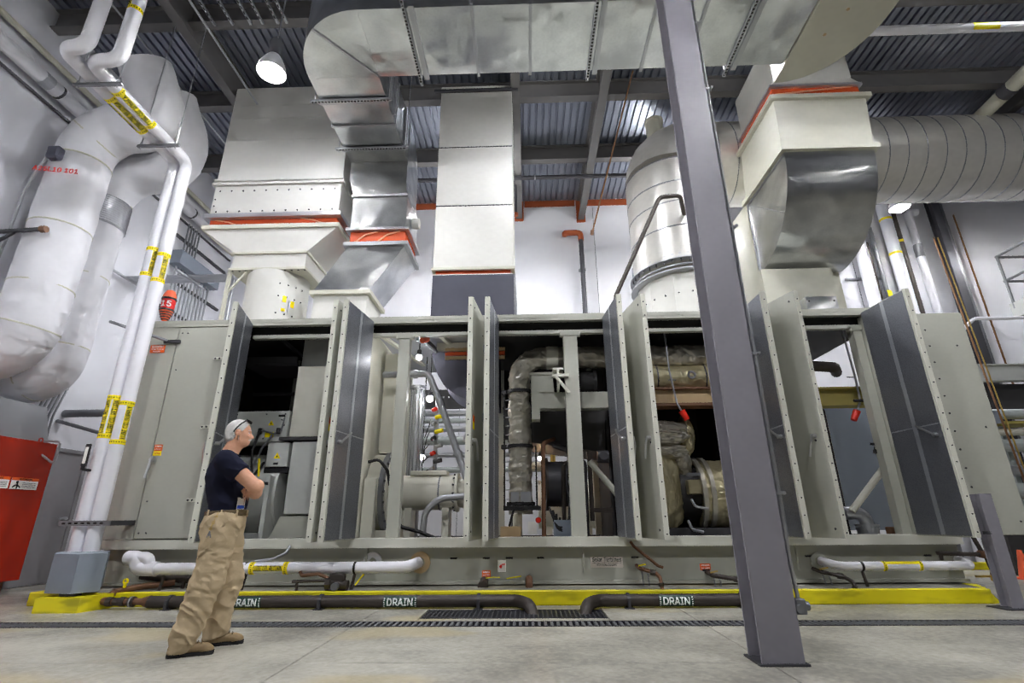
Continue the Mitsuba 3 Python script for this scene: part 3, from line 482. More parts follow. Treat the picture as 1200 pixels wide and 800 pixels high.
# right combustion air duct
D = thing('intake_duct', 'white duct with orange joint and curved galvanized elbow over the right end', 'duct')
y0, y1 = 6.78, 8.1
d('riser', box(4.3, 5.62, y0, y1, 7.95, 8.79), 'duct_white'); d('riser', frust(4.24, 5.72, y0 - 0.02, y1, 7.84, 4.3, 5.62, y0, y1, 7.95), 'duct_white')
d('flange', collar(4.24, 5.72, y0, y1, 7.79, 7.84, 0.03, 0.03), 'galv_plain'); d('flexible_connector', box(4.26, 5.7, y0 + 0.02, y1 - 0.02, 7.58, 7.81), 'orange_cloth', label='orange fabric joint')
[d('fold', m, 'orange_fold') for m in (tube([(4.3, y0 + 0.01, 7.66), (4.8, y0, 7.7), (5.6, y0 + 0.01, 7.79)], 0.014, 0.1, 6), tube([(4.25, y0 + 0.1, 7.72), (4.25, y0 + 0.6, 7.66)], 0.012, 0, 6))]
d('flange', collar(4.2, 5.76, y0 - 0.03, y1, 7.50, 7.58, 0.04, 0.05), 'duct_beige')
d('transition', frust(4.2, 5.66, 6.78, 8.22, 6.56, 4.22, 5.74, y0 - 0.02, y1, 7.50), 'duct_beige')
d('flange', collar(4.2, 5.66, 6.76, 8.24, 6.47, 6.56, 0.04, 0.05), 'duct_beige')
R = 1.44; q = [(8.22, 6.47)] + [(8.22 - R * math.cos(t), 6.47 - R * math.sin(t)) for t in np.radians(np.arange(0, 91, 5))]
d('elbow', extr_x(Polygon(q), 4.22, 5.64), 'galvanized', 30)
d('elbow_seam', cat([bar((4.215, 8.2, 6.45), (4.215, 8.2 - 1.42 * math.cos(math.radians(40)), 6.47 - 1.42 * math.sin(math.radians(40))), 0.03, 0.012), bar((4.21, 8.19, 6.45), (4.21, 8.19, 5.05), 0.04, 0.02), bar((4.215, 8.2, 6.44), (4.215, 6.8, 6.44), 0.03, 0.02)]), 'galv_plain')
d('elbow_bolt', dots([(4.2, 8.19, z) for z in np.arange(5.15, 6.4, 0.22)], 0.014, (-1, 0, 0)), 'dark_steel', kind='stuff')
d('intake_box', box(4.2, 5.6, 8.24, 9.55, RZ, 6.5), 'duct_beige'); d('intake_base', box(4.1, 5.3, 7.95, 8.24, RZ, 4.98), 'duct_beige')
d('damper_box', box(4.55, 5.05, 7.62, 7.95, RZ, 4.3), 'galvanized', label='small shiny damper box')
d('damper_bolt', dots([(x, 7.62, z) for x in (4.6, 5.0) for z in (3.9, 4.05, 4.22)], 0.014), 'dark_steel', kind='stuff')

# ---------------------------------------------------------------- pipes at the left
def big_pipe(label, pts, r, bend, joints, band=None):
    k = thing('insulated_pipe', label, 'pipe'); path = fillet(pts, bend, 12); out = []
    for a, b in zip(path[:-1], path[1:]): m = max(1, int(np.linalg.norm(b - a) / 0.12)); out += [a + (b - a) * i / m for i in range(m)]
    path = np.array(out + [path[-1]]); v = sweep(path, r, 36); pv = v.vertices.copy()
    nn = pv - np.repeat(np.vstack([path]), 36, 0).tolist()[0:0] if False else None
    c = np.repeat(path, 36, 0); w = (meshkit.fbm(pv[:len(c)] * [2.2, 2.2, 3.5], 3, 5) - 0.5)[:, None]; pv[:len(c)] += (pv[:len(c)] - c) / r * w * 0.045; v.vertices = pv
    add(k + '__jacket', v, 'insulation', 50)
    for f in joints:
        i = int(f * (len(path) - 2)); add(k + '__seam', ring(path[i], path[i + 1] - path[i], r - 0.006, 0.012, 0.02, 36), 'duct_beige')
    return k
P1 = big_pipe('front one of two fat white insulated pipes curving up the left wall', [(-8.2, 6.6, 3.22), (-7.17, 6.6, 3.22), (-7.17, 6.6, 7.15), (-5.95, 6.6, 7.15), (-6.2, 6.2, 8.05)], 0.39, 0.75, (0.07, 0.22, 0.3, 0.42, 0.58, 0.66))
add(P1 + '__text', rotz(text_y('A25L10 101', 0.075, 0, 0, 0, 0.004, center=True), 12), 'label_red', label='red stencilled tag number'); 
scene[P1 + '__text']['to_world'] = T().translate([-7.17 + 0.03, 6.6 - 0.395, 6.0])
t = add(P1 + '__gauge_box', box(-7.29, -7.09, 6.1, 6.24, 6.2, 6.42, 0.03), 'navy_board', label='dark sensor box strapped on'); add(P1 + '__gauge_wire', tube([(-7.28, 6.15, 6.22), (-7.42, 6.2, 6.05), (-7.62, 6.3, 5.7), (-7.75, 6.4, 4.9), (-7.84, 6.4, 3.7)], 0.02, 0.1, 8), 'galv_plain')
P2 = big_pipe('rear one of two fat white insulated pipes, with a bare metal band below its elbow', [(-8.2, 7.4, 3.05), (-7.4, 7.4, 3.05), (-7.4, 7.4, 6.85), (-5.95, 7.4, 6.95), (-6.25, 6.95, 8.1)], 0.37, 0.75, (0.08, 0.25, 0.4, 0.62))
add(P2 + '__metal_band', cyl((-7.4, 7.4, 5.75), (-7.4, 7.4, 6.25), 0.395, 36), 'galv_plain', 40, label='bare ribbed metal band'); add(P2 + '__rib', cat([ring((-7.4, 7.4, z), (0, 0, 1), 0.39, 0.012, 0.012, 36) for z in np.arange(5.77, 6.25, 0.04)]), 'galv_dull', kind='stuff')
add(P2 + '__band_label', box(-7.3, -7.12, 6.985, 6.995, 5.9, 5.97), 'label_white')
k = thing('strut_bracket', 'rusty tipped strut bracket sticking out of the left wall before the fat pipes', 'bracket')
add(k + '__arm', cat([bar((-7.9, 6.2, 4.95), (-6.98, 6.15, 4.95), 0.045), bar((-7.9, 6.2, 4.6), (-7.4, 6.18, 4.93), 0.035)]), 'dark_steel'); add(k + '__clamp', cat([cyl((-6.98, 6.15, 4.95), (-6.9, 6.15, 4.95), 0.05, 8)]), 'rust')

# twin white lube oil pipes
def tag_band(k, along, label_txt, c, a0, L, R, sides):
    """yellow stencil tape on a pipe; along: 'x', 'z' or 'y'; c: centre of the pipe at the tag's middle"""
    turn = {'x': lambda m: move(m, *c), 'z': lambda m: move(z_from_x(m), *c), 'y': lambda m: move(y_from_x(m), *c)}[along]
    g_ = add(k + '__tag', turn(cat([band_x(-L / 2, L / 2, 0, 0, R, a - 0.42, a + 0.42, 6) for a in sides] + [band_x(s * L / 2 - 0.03, s * L / 2 + 0.03, 0, 0, R, -1.4 + a0, 1.4 + a0, 12) for s in (-1, 1)])), 'tape_yellow', label='yellow tape with dark lettering')
    tx = []
    for a in sides:
        m = meshkit.text_mesh(label_txt, 0.055, 0.005, True); v = m.vertices.copy(); v[:, 0] = (v[:, 0] - v[:, 0].min()) / np.ptp(v[:, 0]) * (L * 0.84) - L * 0.42; v[:, 1] += a * R - 0.0275; m.vertices = v
        tx.append(turn(wrap_x(m, 0, 0, R)))
    each(g_ + '__lettering', tx, 'ink')
    add(g_ + '__mark', cat([turn(band_x(s * L / 2 - 0.008, s * L / 2 + 0.008, 0, 0, R + 0.002, a, a + 0.12, 2)) for s in (-1, 1) for a in np.arange(-1.3 + a0, 1.3 + a0, 0.33)]), 'ink', kind='stuff')
tw = []
for x, zt, yb, zz, lab, xl, tz, ty in ((-5.63, 6.45, 4.50, 6.45, 'left one of the twin white pipes rising from the grey cover box', -0.05, 2.28, 5.55), (-5.445, 6.45, 4.70, 6.45, 'right one of the twin white pipes rising from the grey cover box', 0.0, 2.2, 5.45)):
    k = thing('lube_oil_pipe', lab, 'pipe')
    y = 6.62; X2 = x + (0.30 if x < -5.5 else 0.37)
    add(k + '__pipe', tube([(x, y, 0.3), (x, y, zt), (x, yb, zz), (X2, yb, zz + 0.02), (X2, yb, 9.18)], 0.086, 0.14, 18), 'pvc', 40)
    tag_band(k, 'z', 'LUBE OIL RETURN' if x < -5.5 else 'LUBE OIL SUPPLY', (x, y, tz), -0.6, 0.52, 0.087, (0.15, -0.95) if x < -5.5 else (-1.15,))
    tag_band(k, 'z', 'LUBE OIL RETURN' if x < -5.5 else 'LUBE OIL SUPPLY', (x, y, 4.62 - (0.1 if x > -5.5 else 0)), -0.6, 0.42, 0.087, (-1.1,))
    tag_band(k, 'y', 'LUBE OIL RETURN' if x < -5.5 else 'LUBE OIL SUPPLY', (x, ty, zt), 0.3, 0.6, 0.087, (0.75, -0.5) if x < -5.5 else (0.75,))
    if x > -5.5: tag_band(k, 'z', 'LUBE OIL SUPPLY', (X2, yb, 7.5), -0.6, 0.4, 0.087, (0.4,))
for i, (z, y) in enumerate(((3.55, 6.52), (0.93, 6.52))):
    k = thing('pipe_strut', ('upper' if i == 0 else 'lower') + ' slotted strut clamping the twin white pipes to the machine corner', 'strut')
    add(k + '__channel', box(-5.85, -5.2, 6.5, 6.525, z - 0.03, z + 0.03) if i else bar((-5.92, 6.52, 3.64), (-5.3, 6.9, 3.47), 0.055, 0.03), 'galv_dull')
    add(k + '__slot', cat([box(-5.8 + 0.08 * j, -5.76 + 0.08 * j, 6.495, 6.5, z - 0.01, z + 0.01) for j in range(7)]), 'rubber', kind='stuff') if i else None
    add(k + '__end_bar', box(-5.36, -5.12, 6.9, 6.94, 3.44, 3.485) if i == 0 else box(-5.32, -5.2, 6.53, 6.94, 0.9, 0.96), 'dark_steel')
# trapeze hangers of the twin pipes
for i, (y, lab) in enumerate(((6.1, 'trapeze hanger under the twin white pipes beside the fat pipes'), (4.95, 'trapeze hanger where the twin white pipes turn up'))):
    k = thing('pipe_hanger', lab, 'pipe hanger')
    add(k + '__channel', box(-5.85, -5.2, y - 0.02, y + 0.02, 6.32, 6.36), 'galv_dull')
    for x in (-5.8, -5.26): add(k + '__rod', cyl((x, y, 6.28), (x, y, 9.15), 0.008, 6), 'galv_plain')
    for x in (-5.8, -5.26): add(k + '__nut', cyl((x, y, 6.36), (x, y, 6.40), 0.02, 6), 'galv_plain')
# grey cover box where the twin pipes come down
k = thing('cover_box', 'blue-grey sheet metal cover box on the yellow curb at the foot of the twin pipes', 'box')
add(k + '__body', extr(Polygon([(-5.46, 6.13), (-5.11, 6.07), (-4.96, 6.30), (-5.09, 6.42), (-5.3, 6.76), (-5.76, 6.76), (-5.76, 6.5)]), 0.19, 0.60), 'box_blue')
add(k + '__foot', cat([box(-5.3, -5.12, 6.15, 6.25, 0.155, 0.19)]), 'dark_steel')
add(k + '__screw', dots([(-5.13, 6.09, 0.54), (-5.14, 6.09, 0.26), (-5.4, 6.135, 0.55)], 0.01), 'dark_steel', kind='stuff')
# lube oil return pipe along the skid
k = thing('lube_return_pipe', 'white lube oil return pipe running along the skid into a round port', 'pipe')
add(k + '__pipe', tube([(-5.02, 6.68, 0.52), (-4.72, 6.68, 0.52), (-4.72, 6.68, 0.39), (-1.5, 6.72, 0.39), (-1.42, 7.02, 0.42)], 0.068, 0.1, 18), 'pvc', 40)
add(k + '__elbow', tube([(-5.0, 6.68, 0.52), (-4.86, 6.68, 0.52), (-4.86, 6.68, 0.4), (-4.6, 6.68, 0.39)], 0.085, 0.1, 18), 'pvc', 40)
add(k + '__port', ring((-1.40, 7.04, 0.42), (0, 1, 0), 0.06, 0.07, 0.03, 24), 'tan_metal', label='round tan port'); add(k + '__port', ring((-2.02, 7.04, 0.43), (0, 1, 0), 0.05, 0.07, 0.03, 24), 'chrome', label='round bright port')
tag_band(k, 'x', 'LUBE OIL RETURN', (-3.19, 6.70, 0.39), 0.1, 0.42, 0.069, (0.05,))
for x in (-4.5, -3.48, -2.13): add(k + '__collar', ring((x, 6.70, 0.39), (1, 0, 0), 0.067, 0.004, 0.025, 18), 'black'); add(k + '__support', cyl((x - 0.02, 6.68, 0.15), (x, 6.70, 0.325), 0.018, 8), 'iron')
k = thing('lube_supply_pipe', 'short white pipe with a yellow stripe along the right end of the skid', 'pipe')
add(k + '__pipe', tube([(3.68, 7.03, 0.41), (3.74, 6.75, 0.37), (5.30, 6.75, 0.37), (5.36, 6.95, 0.40), (5.46, 7.3, 0.45), (5.46, 7.5, 0.95)], 0.052, 0.1, 16), 'pvc', 40)
add(k + '__port', cat([ring((3.66, 7.04, 0.41), (0, 1, 0), 0.05, 0.05, 0.03, 20)]), 'enclosure'); add(k + '__stripe', band_x(4.26, 4.68, 6.75, 0.37, 0.053, 0.5, 1.2, 4), 'tape_yellow'); each(k + '__stripe', [band_x(x - 0.02, x + 0.02, 6.75, 0.37, 0.053, -1.3, 1.4, 10) for x in (4.26, 4.68)], 'tape_yellow')
add(k + '__stripe_mark', cat([band_x(x - 0.006, x + 0.006, 6.75, 0.37, 0.0555, a, a + 0.2, 2) for x in (4.26, 4.68) for a in np.arange(-1.1, 1.3, 0.42)]), 'ink', kind='stuff')
add(k + '__collar', ring((4.0, 6.75, 0.37), (1, 0, 0), 0.051, 0.004, 0.03, 16), 'black'); add(k + '__support', cyl((4.02, 6.74, 0.15), (4.0, 6.75, 0.32), 0.018, 8), 'iron')
# drain pipes on the floor
def drain(label, pts, tags, clamps):
    k = thing('drain_pipe', label, 'pipe'); add(k + '__pipe', tube(pts, 0.064, 0.16, 18), 'iron', 40)
    for x in tags:
        g_ = add(k + '__tag', band_x(x - 0.19, x + 0.19, 6.3, 0.075, 0.065, -0.9, 0.95, 10), 'tag_green', label='dark green DRAIN label')
        m = meshkit.text_mesh('DRAIN', 0.072, 0.005, True); v = m.vertices.copy(); v[:, 0] = (v[:, 0] - v[:, 0].min()) / np.ptp(v[:, 0]) * 0.29 + x - 0.145; v[:, 1] -= 0.036; m.vertices = v; add(g_ + '__lettering', wrap_x(m, 6.3, 0.075, 0.067), 'white_ink')
        add(g_ + '__mark', cat([band_x(x + s * 0.175 - 0.007, x + s * 0.175 + 0.007, 6.3, 0.075, 0.068, a, a + 0.16, 2) for s in (-1, 1) for a in np.arange(-0.8, 0.8, 0.32)]), 'white_ink', kind='stuff')
    for x in clamps: add(k + '__clamp', cat([ring((x, 6.3, 0.075), (1, 0, 0), 0.064, 0.012, 0.035, 18), box(x - 0.015, x + 0.015, 6.21, 6.235, 0, 0.1), box(x - 0.05, x + 0.05, 6.2, 6.36, 0.0, 0.008)]), 'dark_steel')
    return k
drain('left black drain pipe along the yellow curb, bending into the floor grate', [(-4.35, 6.3, 0.075), (-0.12, 6.3, 0.075), (0.0, 6.1, 0.06), (0.06, 5.95, -0.085)], (-3.22, -1.45), (-4.1, -2.36, -0.57))
k = drain('right black drain pipe along the yellow curb, bending into the floor grate', [(0.56, 5.95, -0.085), (0.62, 6.1, 0.06), (0.75, 6.3, 0.075), (2.75, 6.3, 0.075)], (1.62,), (1.1, 2.36))
add(k + '__cap', cyl((2.75, 6.3, 0.075), (2.82, 6.3, 0.075), 0.075, 16), 'iron', 40)
k = thing('valve_assembly', 'rusty threaded valve with yellow handle at the left end of the drain pipe', 'valve')
add(k + '__pipe', tube([(-4.42, 6.3, 0.08), (-4.92, 6.3, 0.08), (-4.92, 6.5, 0.16), (-4.78, 6.62, 0.19), (-4.45, 6.85, 0.22)], 0.036, 0.06, 12), 'rust', 40)
add(k + '__reducer', cat([cyl((-4.42, 6.3, 0.08), (-4.34, 6.3, 0.08), 0.045, 14, 0.066)]), 'rust', 40)
each(k + '__union', ([cyl((x, 6.3, 0.08), (x + 0.06, 6.3, 0.08), r, 8) for x, r in ((-4.84, 0.05), (-4.76, 0.042), (-4.69, 0.05), (-4.58, 0.055))]), 'iron'); add(k + '__handle', cat([ring((-4.84, 6.52, 0.27), (0, 1, 0), 0.018, 0.014, 0.02, 12), bar((-4.84, 6.52, 0.2), (-4.84, 6.52, 0.26), 0.025)]), 'tape_yellow', label='yellow valve handle'); add(k + '__washer', ring((-4.55, 6.3, 0.08), (1, 0, 0), 0.04, 0.02, 0.012, 14), 'chrome')
k = thing('pipe_cluster', 'tangle of small dark pipes and a valve under the white return pipe', 'pipes')
add(k + '__pipe', tube([(-4.9, 6.85, 0.3), (-4.6, 6.88, 0.26), (-4.3, 6.9, 0.25), (-4.2, 7.0, 0.25)], 0.045, 0.05, 10), 'iron', 40); add(k + '__pipe', tube([(-4.98, 6.9, 0.42), (-4.75, 6.9, 0.40), (-4.6, 6.98, 0.30)], 0.035, 0.05, 10), 'iron', 40)
each(k + '__bracket', [bar((x, 6.86, 0.15), (x + 0.02, 6.9, 0.42), 0.03) for x in (-4.28, -4.35)], 'iron'); add(k + '__handle', cat([cyl((-4.12, 6.75, 0.2), (-4.12, 6.75, 0.32), 0.012, 8), bar((-4.12, 6.75, 0.31), (-4.02, 6.75, 0.3), 0.02)]), 'tape_yellow', label='yellow valve handle')
k = thing('valve_cluster', 'dark valve body with small pipes hanging below the white return pipe', 'valve')
add(k + '__body', cat([cyl((-2.18, 6.62, 0.2), (-2.38, 6.62, 0.22), 0.06, 16), cyl((-2.38, 6.62, 0.22), (-2.44, 6.62, 0.22), 0.075, 8), box(-2.4, -2.22, 6.58, 6.66, 0.22, 0.33, 0.01)]), 'iron', 40); add(k + '__cap', cyl((-2.3, 6.55, 0.2), (-2.3, 6.5, 0.2), 0.045, 14), 'galv_dull', 40)
add(k + '__pipe', tube([(-2.42, 6.62, 0.28), (-2.55, 6.62, 0.33), (-2.75, 6.62, 0.31), (-2.78, 6.62, 0.36)], 0.02, 0.03, 8), 'rust', 40); add(k + '__pipe', tube([(-2.35, 6.6, 0.26), (-2.85, 6.6, 0.25)], 0.017, 0, 8), 'iron', 40); add(k + '__pipe', tube([(-2.79, 6.6, 0.25), (-2.79, 6.6, 0.15)], 0.017, 0, 8), 'iron', 40); add(k + '__pipe', tube([(-2.37, 6.6, 0.2), (-2.37, 6.55, 0.1)], 0.025, 0, 8), 'iron', 40)
add(k + '__wire', tube([(-2.02, 6.7, 0.32), (-2.1, 6.65, 0.2)], 0.01, 0, 6), 'tape_yellow', label='thin yellow wire')
for i, (x, z, lab) in enumerate(((-0.57, 0.17, 'stubby dark drain plug below the orange label beside the red marked sticker'), (0.0, 0.16, 'rusty capped drain stub sticking down over the yellow curb'))):
    k = thing('drain_plug', lab, 'drain plug')
    if i == 0: add(k + '__body', cat([cyl((x, 7.04, 0.2), (x, 6.86, 0.17), 0.055, 10), cyl((x, 6.86, 0.17), (x, 6.8, 0.16), 0.065, 8)]), 'iron', 30); add(k + '__wire', tube([(x + 0.03, 6.9, 0.245), (x + 0.12, 6.95, 0.25), (x + 0.2, 7.03, 0.24)], 0.006, 0.02, 6), 'tape_yellow')
    else: add(k + '__body', cat([tube([(x, 7.04, 0.22), (x, 6.82, 0.22), (x, 6.8, 0.06)], 0.045, 0.05, 12)]), 'rust', 40); add(k + '__cap', cyl((x, 6.8, 0.07), (x, 6.8, 0.03), 0.05, 10), 'chrome'); add(k + '__handle', bar((x - 0.28, 6.9, 0.24), (x - 0.1, 6.95, 0.26), 0.02, 0.01), 'tape_yellow')
for i, (xa, xb, za, lab) in enumerate(((1.37, 1.53, 0.37, 'rusty drain elbow with yellow lever right of the maker plate'), (2.24, 2.52, 0.29, 'small dark drain line below the orange label left of the grey column'), (3.57, 3.75, 0.32, 'small dark drain line with tee just right of the grey column'))):
    k = thing('drain_line', lab, 'drain line'); zb = za - 0.1
    add(k + '__pipe', tube([(xa, 7.04, za), (xa, 6.85, za - 0.02), (xb, 6.72, zb + 0.04), (xb + 0.02, 6.6, zb), (xb + 0.02, 6.55, 0.16 if i == 2 else 0.14)], 0.022 if i != 1 else 0.025, 0.04, 10), 'iron' if i != 0 else 'rust', 40)
    each(k + '__fitting', ([cyl((xb - 0.06, 6.74, zb + 0.05), (xb, 6.72, zb + 0.04), 0.034, 8), cyl((xb + 0.02, 6.57, zb - 0.05), (xb + 0.02, 6.57, zb - 0.09), 0.032, 8)]), 'iron'); add(k + '__lever', bar((xa - 0.02, 6.84, za + 0.01), (xa + 0.07, 6.82, za + 0.03), 0.015), 'tape_yellow' if i == 0 else 'brass')
    each(k + '__rod', ([cyl((x, 6.85, 0.15), (x, 6.9, za - 0.03), 0.008, 6) for x in (xa + 0.03, xa + 0.1)]), 'galv_dull')
k = thing('floor_lever', 'brown bar leaning from the sill down to the skid right of the maker plate', 'bar'); add(k + '__bar', tube([(1.29, 6.92, 0.66), (1.33, 6.9, 0.6), (1.62, 6.95, 0.37), (1.68, 6.97, 0.35)], 0.018, 0.05, 8), 'rust', 40)
k = thing('bonding_strap', 'pale curved strap hanging from the sill onto the white return pipe', 'strap'); add(k + '__strap', tube([(-3.08, 6.93, 0.63), (-3.09, 6.86, 0.55), (-3.2, 6.76, 0.49), (-3.4, 6.7, 0.465)], 0.017, 0.08, 8), 'galv_plain', 40)
k = thing('condensate_pipe', 'dark iron drain pipe with brass valve off the right end of the skid', 'pipe')
add(k + '__pipe', tube([(5.05, 6.9, 0.50), (5.5, 6.9, 0.485), (5.62, 6.9, 0.47), (5.66, 6.9, 0.24)], 0.026, 0.05, 10), 'iron', 40); add(k + '__pipe', tube([(5.6, 6.9, 0.47), (5.56, 6.95, 0.73)], 0.024, 0, 10), 'iron', 40); add(k + '__pipe', cat([cyl((5.08, 6.9, 0.5), (5.08, 6.9, 0.42), 0.02, 8)]), 'iron')
add(k + '__tee', cat([cyl((5.55, 6.9, 0.49), (5.66, 6.9, 0.47), 0.045, 10), cyl((5.66, 6.9, 0.28), (5.67, 6.9, 0.18), 0.042, 10)]), 'rust', 40); add(k + '__valve', cat([bar((5.4, 6.86, 0.24), (5.62, 6.88, 0.24), 0.022), cyl((5.6, 6.86, 0.24), (5.6, 6.86, 0.19), 0.026, 8)]), 'brass')
k = thing('thermometer', 'small black framed thermometer on the left side of the twin pipes', 'thermometer')
add(k + '__case', box(-5.715, -5.645, 6.44, 6.465, 1.62, 1.90, 0.006), 'black'); add(k + '__scale', box(-5.70, -5.66, 6.436, 6.44, 1.65, 1.86), 'label_white'); add(k + '__stem', cat([cyl((-5.68, 6.45, 1.64), (-5.68, 6.45, 1.57), 0.022, 10), bar((-5.68, 6.46, 1.58), (-5.64, 6.56, 1.57), 0.03)]), 'black')
k = thing('alarm_horn', 'orange and black alarm beacon standing on the left end of the machine roof', 'alarm beacon')
c = (-5.50, 7.0, 3.80)
add(k + '__base', lathe([(0.03, 0), (0.035, 0.03), (0.06, 0.09), (0.09, 0.17), (0.09, 0.2), (0, 0.2)], c, n=18), 'plastic_orange', 30); add(k + '__rib', cat([ring((c[0], c[1], c[2] + z), (0, 0, 1), r - 0.006, 0.012, 0.012, 18) for z, r in ((0.05, 0.045), (0.085, 0.06), (0.12, 0.073), (0.155, 0.085))]), 'black')
add(k + '__body', cyl((c[0], c[1], 4.0), (c[0], c[1], 4.18), 0.092, 18), 'label_red', 30); add(k + '__band', cat([ring((c[0], c[1], z), (0, 0, 1), 0.09, 0.012, 0.025, 18) for z in (4.0, 4.185)]), 'black'); add(k + '__dome', lathe([(0.092, 0), (0.088, 0.06), (0.06, 0.13), (0.0, 0.16)], (c[0], c[1], 4.19), n=18), 'plastic_orange', 40)
m = meshkit.text_mesh('15', 0.09, 0.004, True); v = m.vertices.copy(); v[:, :2] -= [v[:, 0].mean(), 0.045]; m.vertices = np.stack([c[0] - 0.01 + 0.01 + (0.094 + v[:, 2]) * np.sin(v[:, 0] / 0.094 + 0.5), c[1] - (0.094 + v[:, 2]) * np.cos(v[:, 0] / 0.094 + 0.5), 4.09 + v[:, 1]], 1); add(k + '__lettering', m, 'white_ink')
# red hopper, hoist plate at the left edge
k = thing('red_hopper', 'big orange-red steel hopper with warning stickers at the left edge', 'hopper')
add(k + '__body', hexa([(-7.85, 5.2, 0.2), (-7.3, 5.2, 0.2), (-7.3, 7.72, 0.17), (-7.85, 7.72, 0.17)], [(-7.85, 5.2, 2.08), (-7.3, 5.2, 2.08), (-7.3, 7.72, 2.08), (-7.85, 7.72, 2.08)]), 'red_steel')
add(k + '__base', box(-7.82, -7.4, 5.3, 7.6, 0.0, 0.2), 'rust', label='dark rusty base'); add(k + '__rim', bar((-7.31, 5.2, 2.07), (-7.31, 7.72, 2.07), 0.03), 'red_steel')
add(k + '__lifting_eye', ring((-7.32, 7.45, 2.11), (1, 0, 0), 0.025, 0.015, 0.012, 12), 'red_steel')
def on_hopper(m): v = m.vertices.copy(); m.vertices = np.stack([-7.3 - v[:, 1], v[:, 0], v[:, 2]], 1); m.fix_normals(); return m    # built towards -y, turned to face +x
for ya, yb in ((6.74, 7.14), (7.17, 7.58)):
    s = add(k + '__warning_sticker', on_hopper(box(ya, yb, -0.004, 0, 1.395, 1.55)), 'label_white', label='white warning sticker with an orange stripe'); add(s + '__stripe', on_hopper(box(ya, yb, -0.006, -0.004, 1.515, 1.555)), 'label_orange')
    add(s + '__lettering', on_hopper(text_fit('WARNING', 0.2, 0.026, ya + 0.1, -0.006, 1.522)), 'ink'); add(s + '__small_print', on_hopper(cat([box(ya + 0.17, yb - 0.03, -0.006, -0.004, z, z + 0.007) for z in (1.42, 1.44, 1.46, 1.48)])), 'galv_dull', kind='stuff')
    add(s + '__pictogram', on_hopper(cat([cyl((ya + 0.09, -0.004, 1.49), (ya + 0.09, -0.007, 1.49), 0.02, 10), bar((ya + 0.09, -0.005, 1.48), (ya + 0.09, -0.005, 1.40), 0.004, 0.03)] + [bar((ya + 0.09, -0.005, 1.455), (ya + 0.09 + q * 0.06, -0.005, 1.42), 0.004, 0.018) for q in (-1, 1)])), 'ink')
k = thing('grey_hood', 'grey sheet metal hood standing on the red hopper under the fat pipes', 'hood'); add(k + '__body', frust(-7.86, -7.36, 6.2, 7.62, 2.09, -7.86, -7.42, 6.5, 7.5, 2.62), 'galv_plain'); add(k + '__hoop', tube([(-7.42, 7.5, 1.98), (-7.1, 7.55, 1.76), (-7.1, 7.55, 2.1), (-7.4, 7.5, 2.12)], 0.016, 0.04, 8), 'galv_plain', 40)
k = thing('wall_conduits', 'bundle of thin grey conduits rising on the left wall behind the red hopper', 'conduits')
for i in range(5): add(k + '__conduit', tube([(-7.84, 7.76 + 0.075 * i, 0.01), (-7.84, 7.76 + 0.075 * i, 2.6), (-7.86, 7.95 + 0.075 * i, 3.3)], 0.016, 0.3, 8), 'galv_dull', 40)
k = thing('wall_pipe', 'thick grey horizontal pipe coming out of the left wall by the twin pipes', 'pipe'); add(k + '__pipe', tube([(-7.88, 8.3, 2.69), (-5.75, 8.3, 2.69)], 0.065, 0, 14), 'galv_dull', 40)
k = thing('wall_pipe', 'thin grey slanting pipe below the thick grey horizontal pipe', 'pipe'); add(k + '__pipe', tube([(-7.88, 8.2, 2.55), (-6.4, 8.25, 2.15)], 0.03, 0, 10), 'galv_dull', 40)
# pipes high on the left wall
k = thing('insulated_wall_pipe', 'long pale insulated pipe running back along the top of the left wall', 'pipe')
add(k + '__pipe', tube([(-7.72, 0.5, 7.72), (-7.72, 11.6, 7.72)], 0.12, 0, 16), 'insulation', 40)
for y in (6.1, 6.35, 8.6, 9.9, 11.0): add(k + '__band', ring((-7.72, y, 7.72), (0, 1, 0), 0.119, 0.008, 0.16 if y < 6.2 else 0.04, 18), 'galv_plain' if y < 6.2 else 'dark_steel')
k = thing('thin_wall_pipe', 'thin pale pipe above the long insulated pipe on the left wall', 'pipe'); add(k + '__pipe', tube([(-7.78, 0.5, 8.2), (-7.78, 11.8, 8.2)], 0.05, 0, 12), 'duct_beige', 40); add(k + '__line', tube([(-7.86, 0.5, 7.5), (-7.86, 11.8, 7.5)], 0.025, 0, 8), 'dark_steel', 40)
k = thing('conduit_rack', 'rack of thin horizontal conduits on struts between left wall and machine', 'conduits')
for i in range(4): add(k + '__conduit', tube([(-7.85, 8.75 + 0.09 * i, 5.50), (-5.75, 8.75 + 0.09 * i, 5.50)] + ([(-5.68, 8.75 + 0.09 * i, 5.42), (-5.68, 8.75 + 0.09 * i, 3.8)] if i == 0 else []), 0.022, 0.06, 8), 'galv_plain', 40)
for x in (-7.8, -6.6): add(k + '__strut', cat([box(x, x + 0.04, 8.35, 9.15, 5.42, 5.46)]), 'galv_plain')
k = thing('wireway', 'grey wireway box on the left wall with conduits dropping from it', 'wireway'); add(k + '__box', box(-7.89, -7.62, 9.75, 11.2, 6.35, 6.68), 'box_blue')
for i in range(11): add(k + '__conduit', tube([(-7.8, 9.9 + 0.12 * i, 6.35), (-7.8, 9.9 + 0.12 * i, 3.9)], 0.022, 0, 8), 'galv_plain', 40)
for i in range(5): add(k + '__conduit', tube([(-7.8, 10.0 + 0.1 * i, 6.68), (-7.8, 10.0 + 0.1 * i, 7.5)], 0.02, 0, 8), 'galv_dull', 40)
for z in (5.3, 6.0, 7.05): add(k + '__strut', box(-7.89, -7.84, 9.2, 11.7, z, z + 0.06), 'dark_steel')

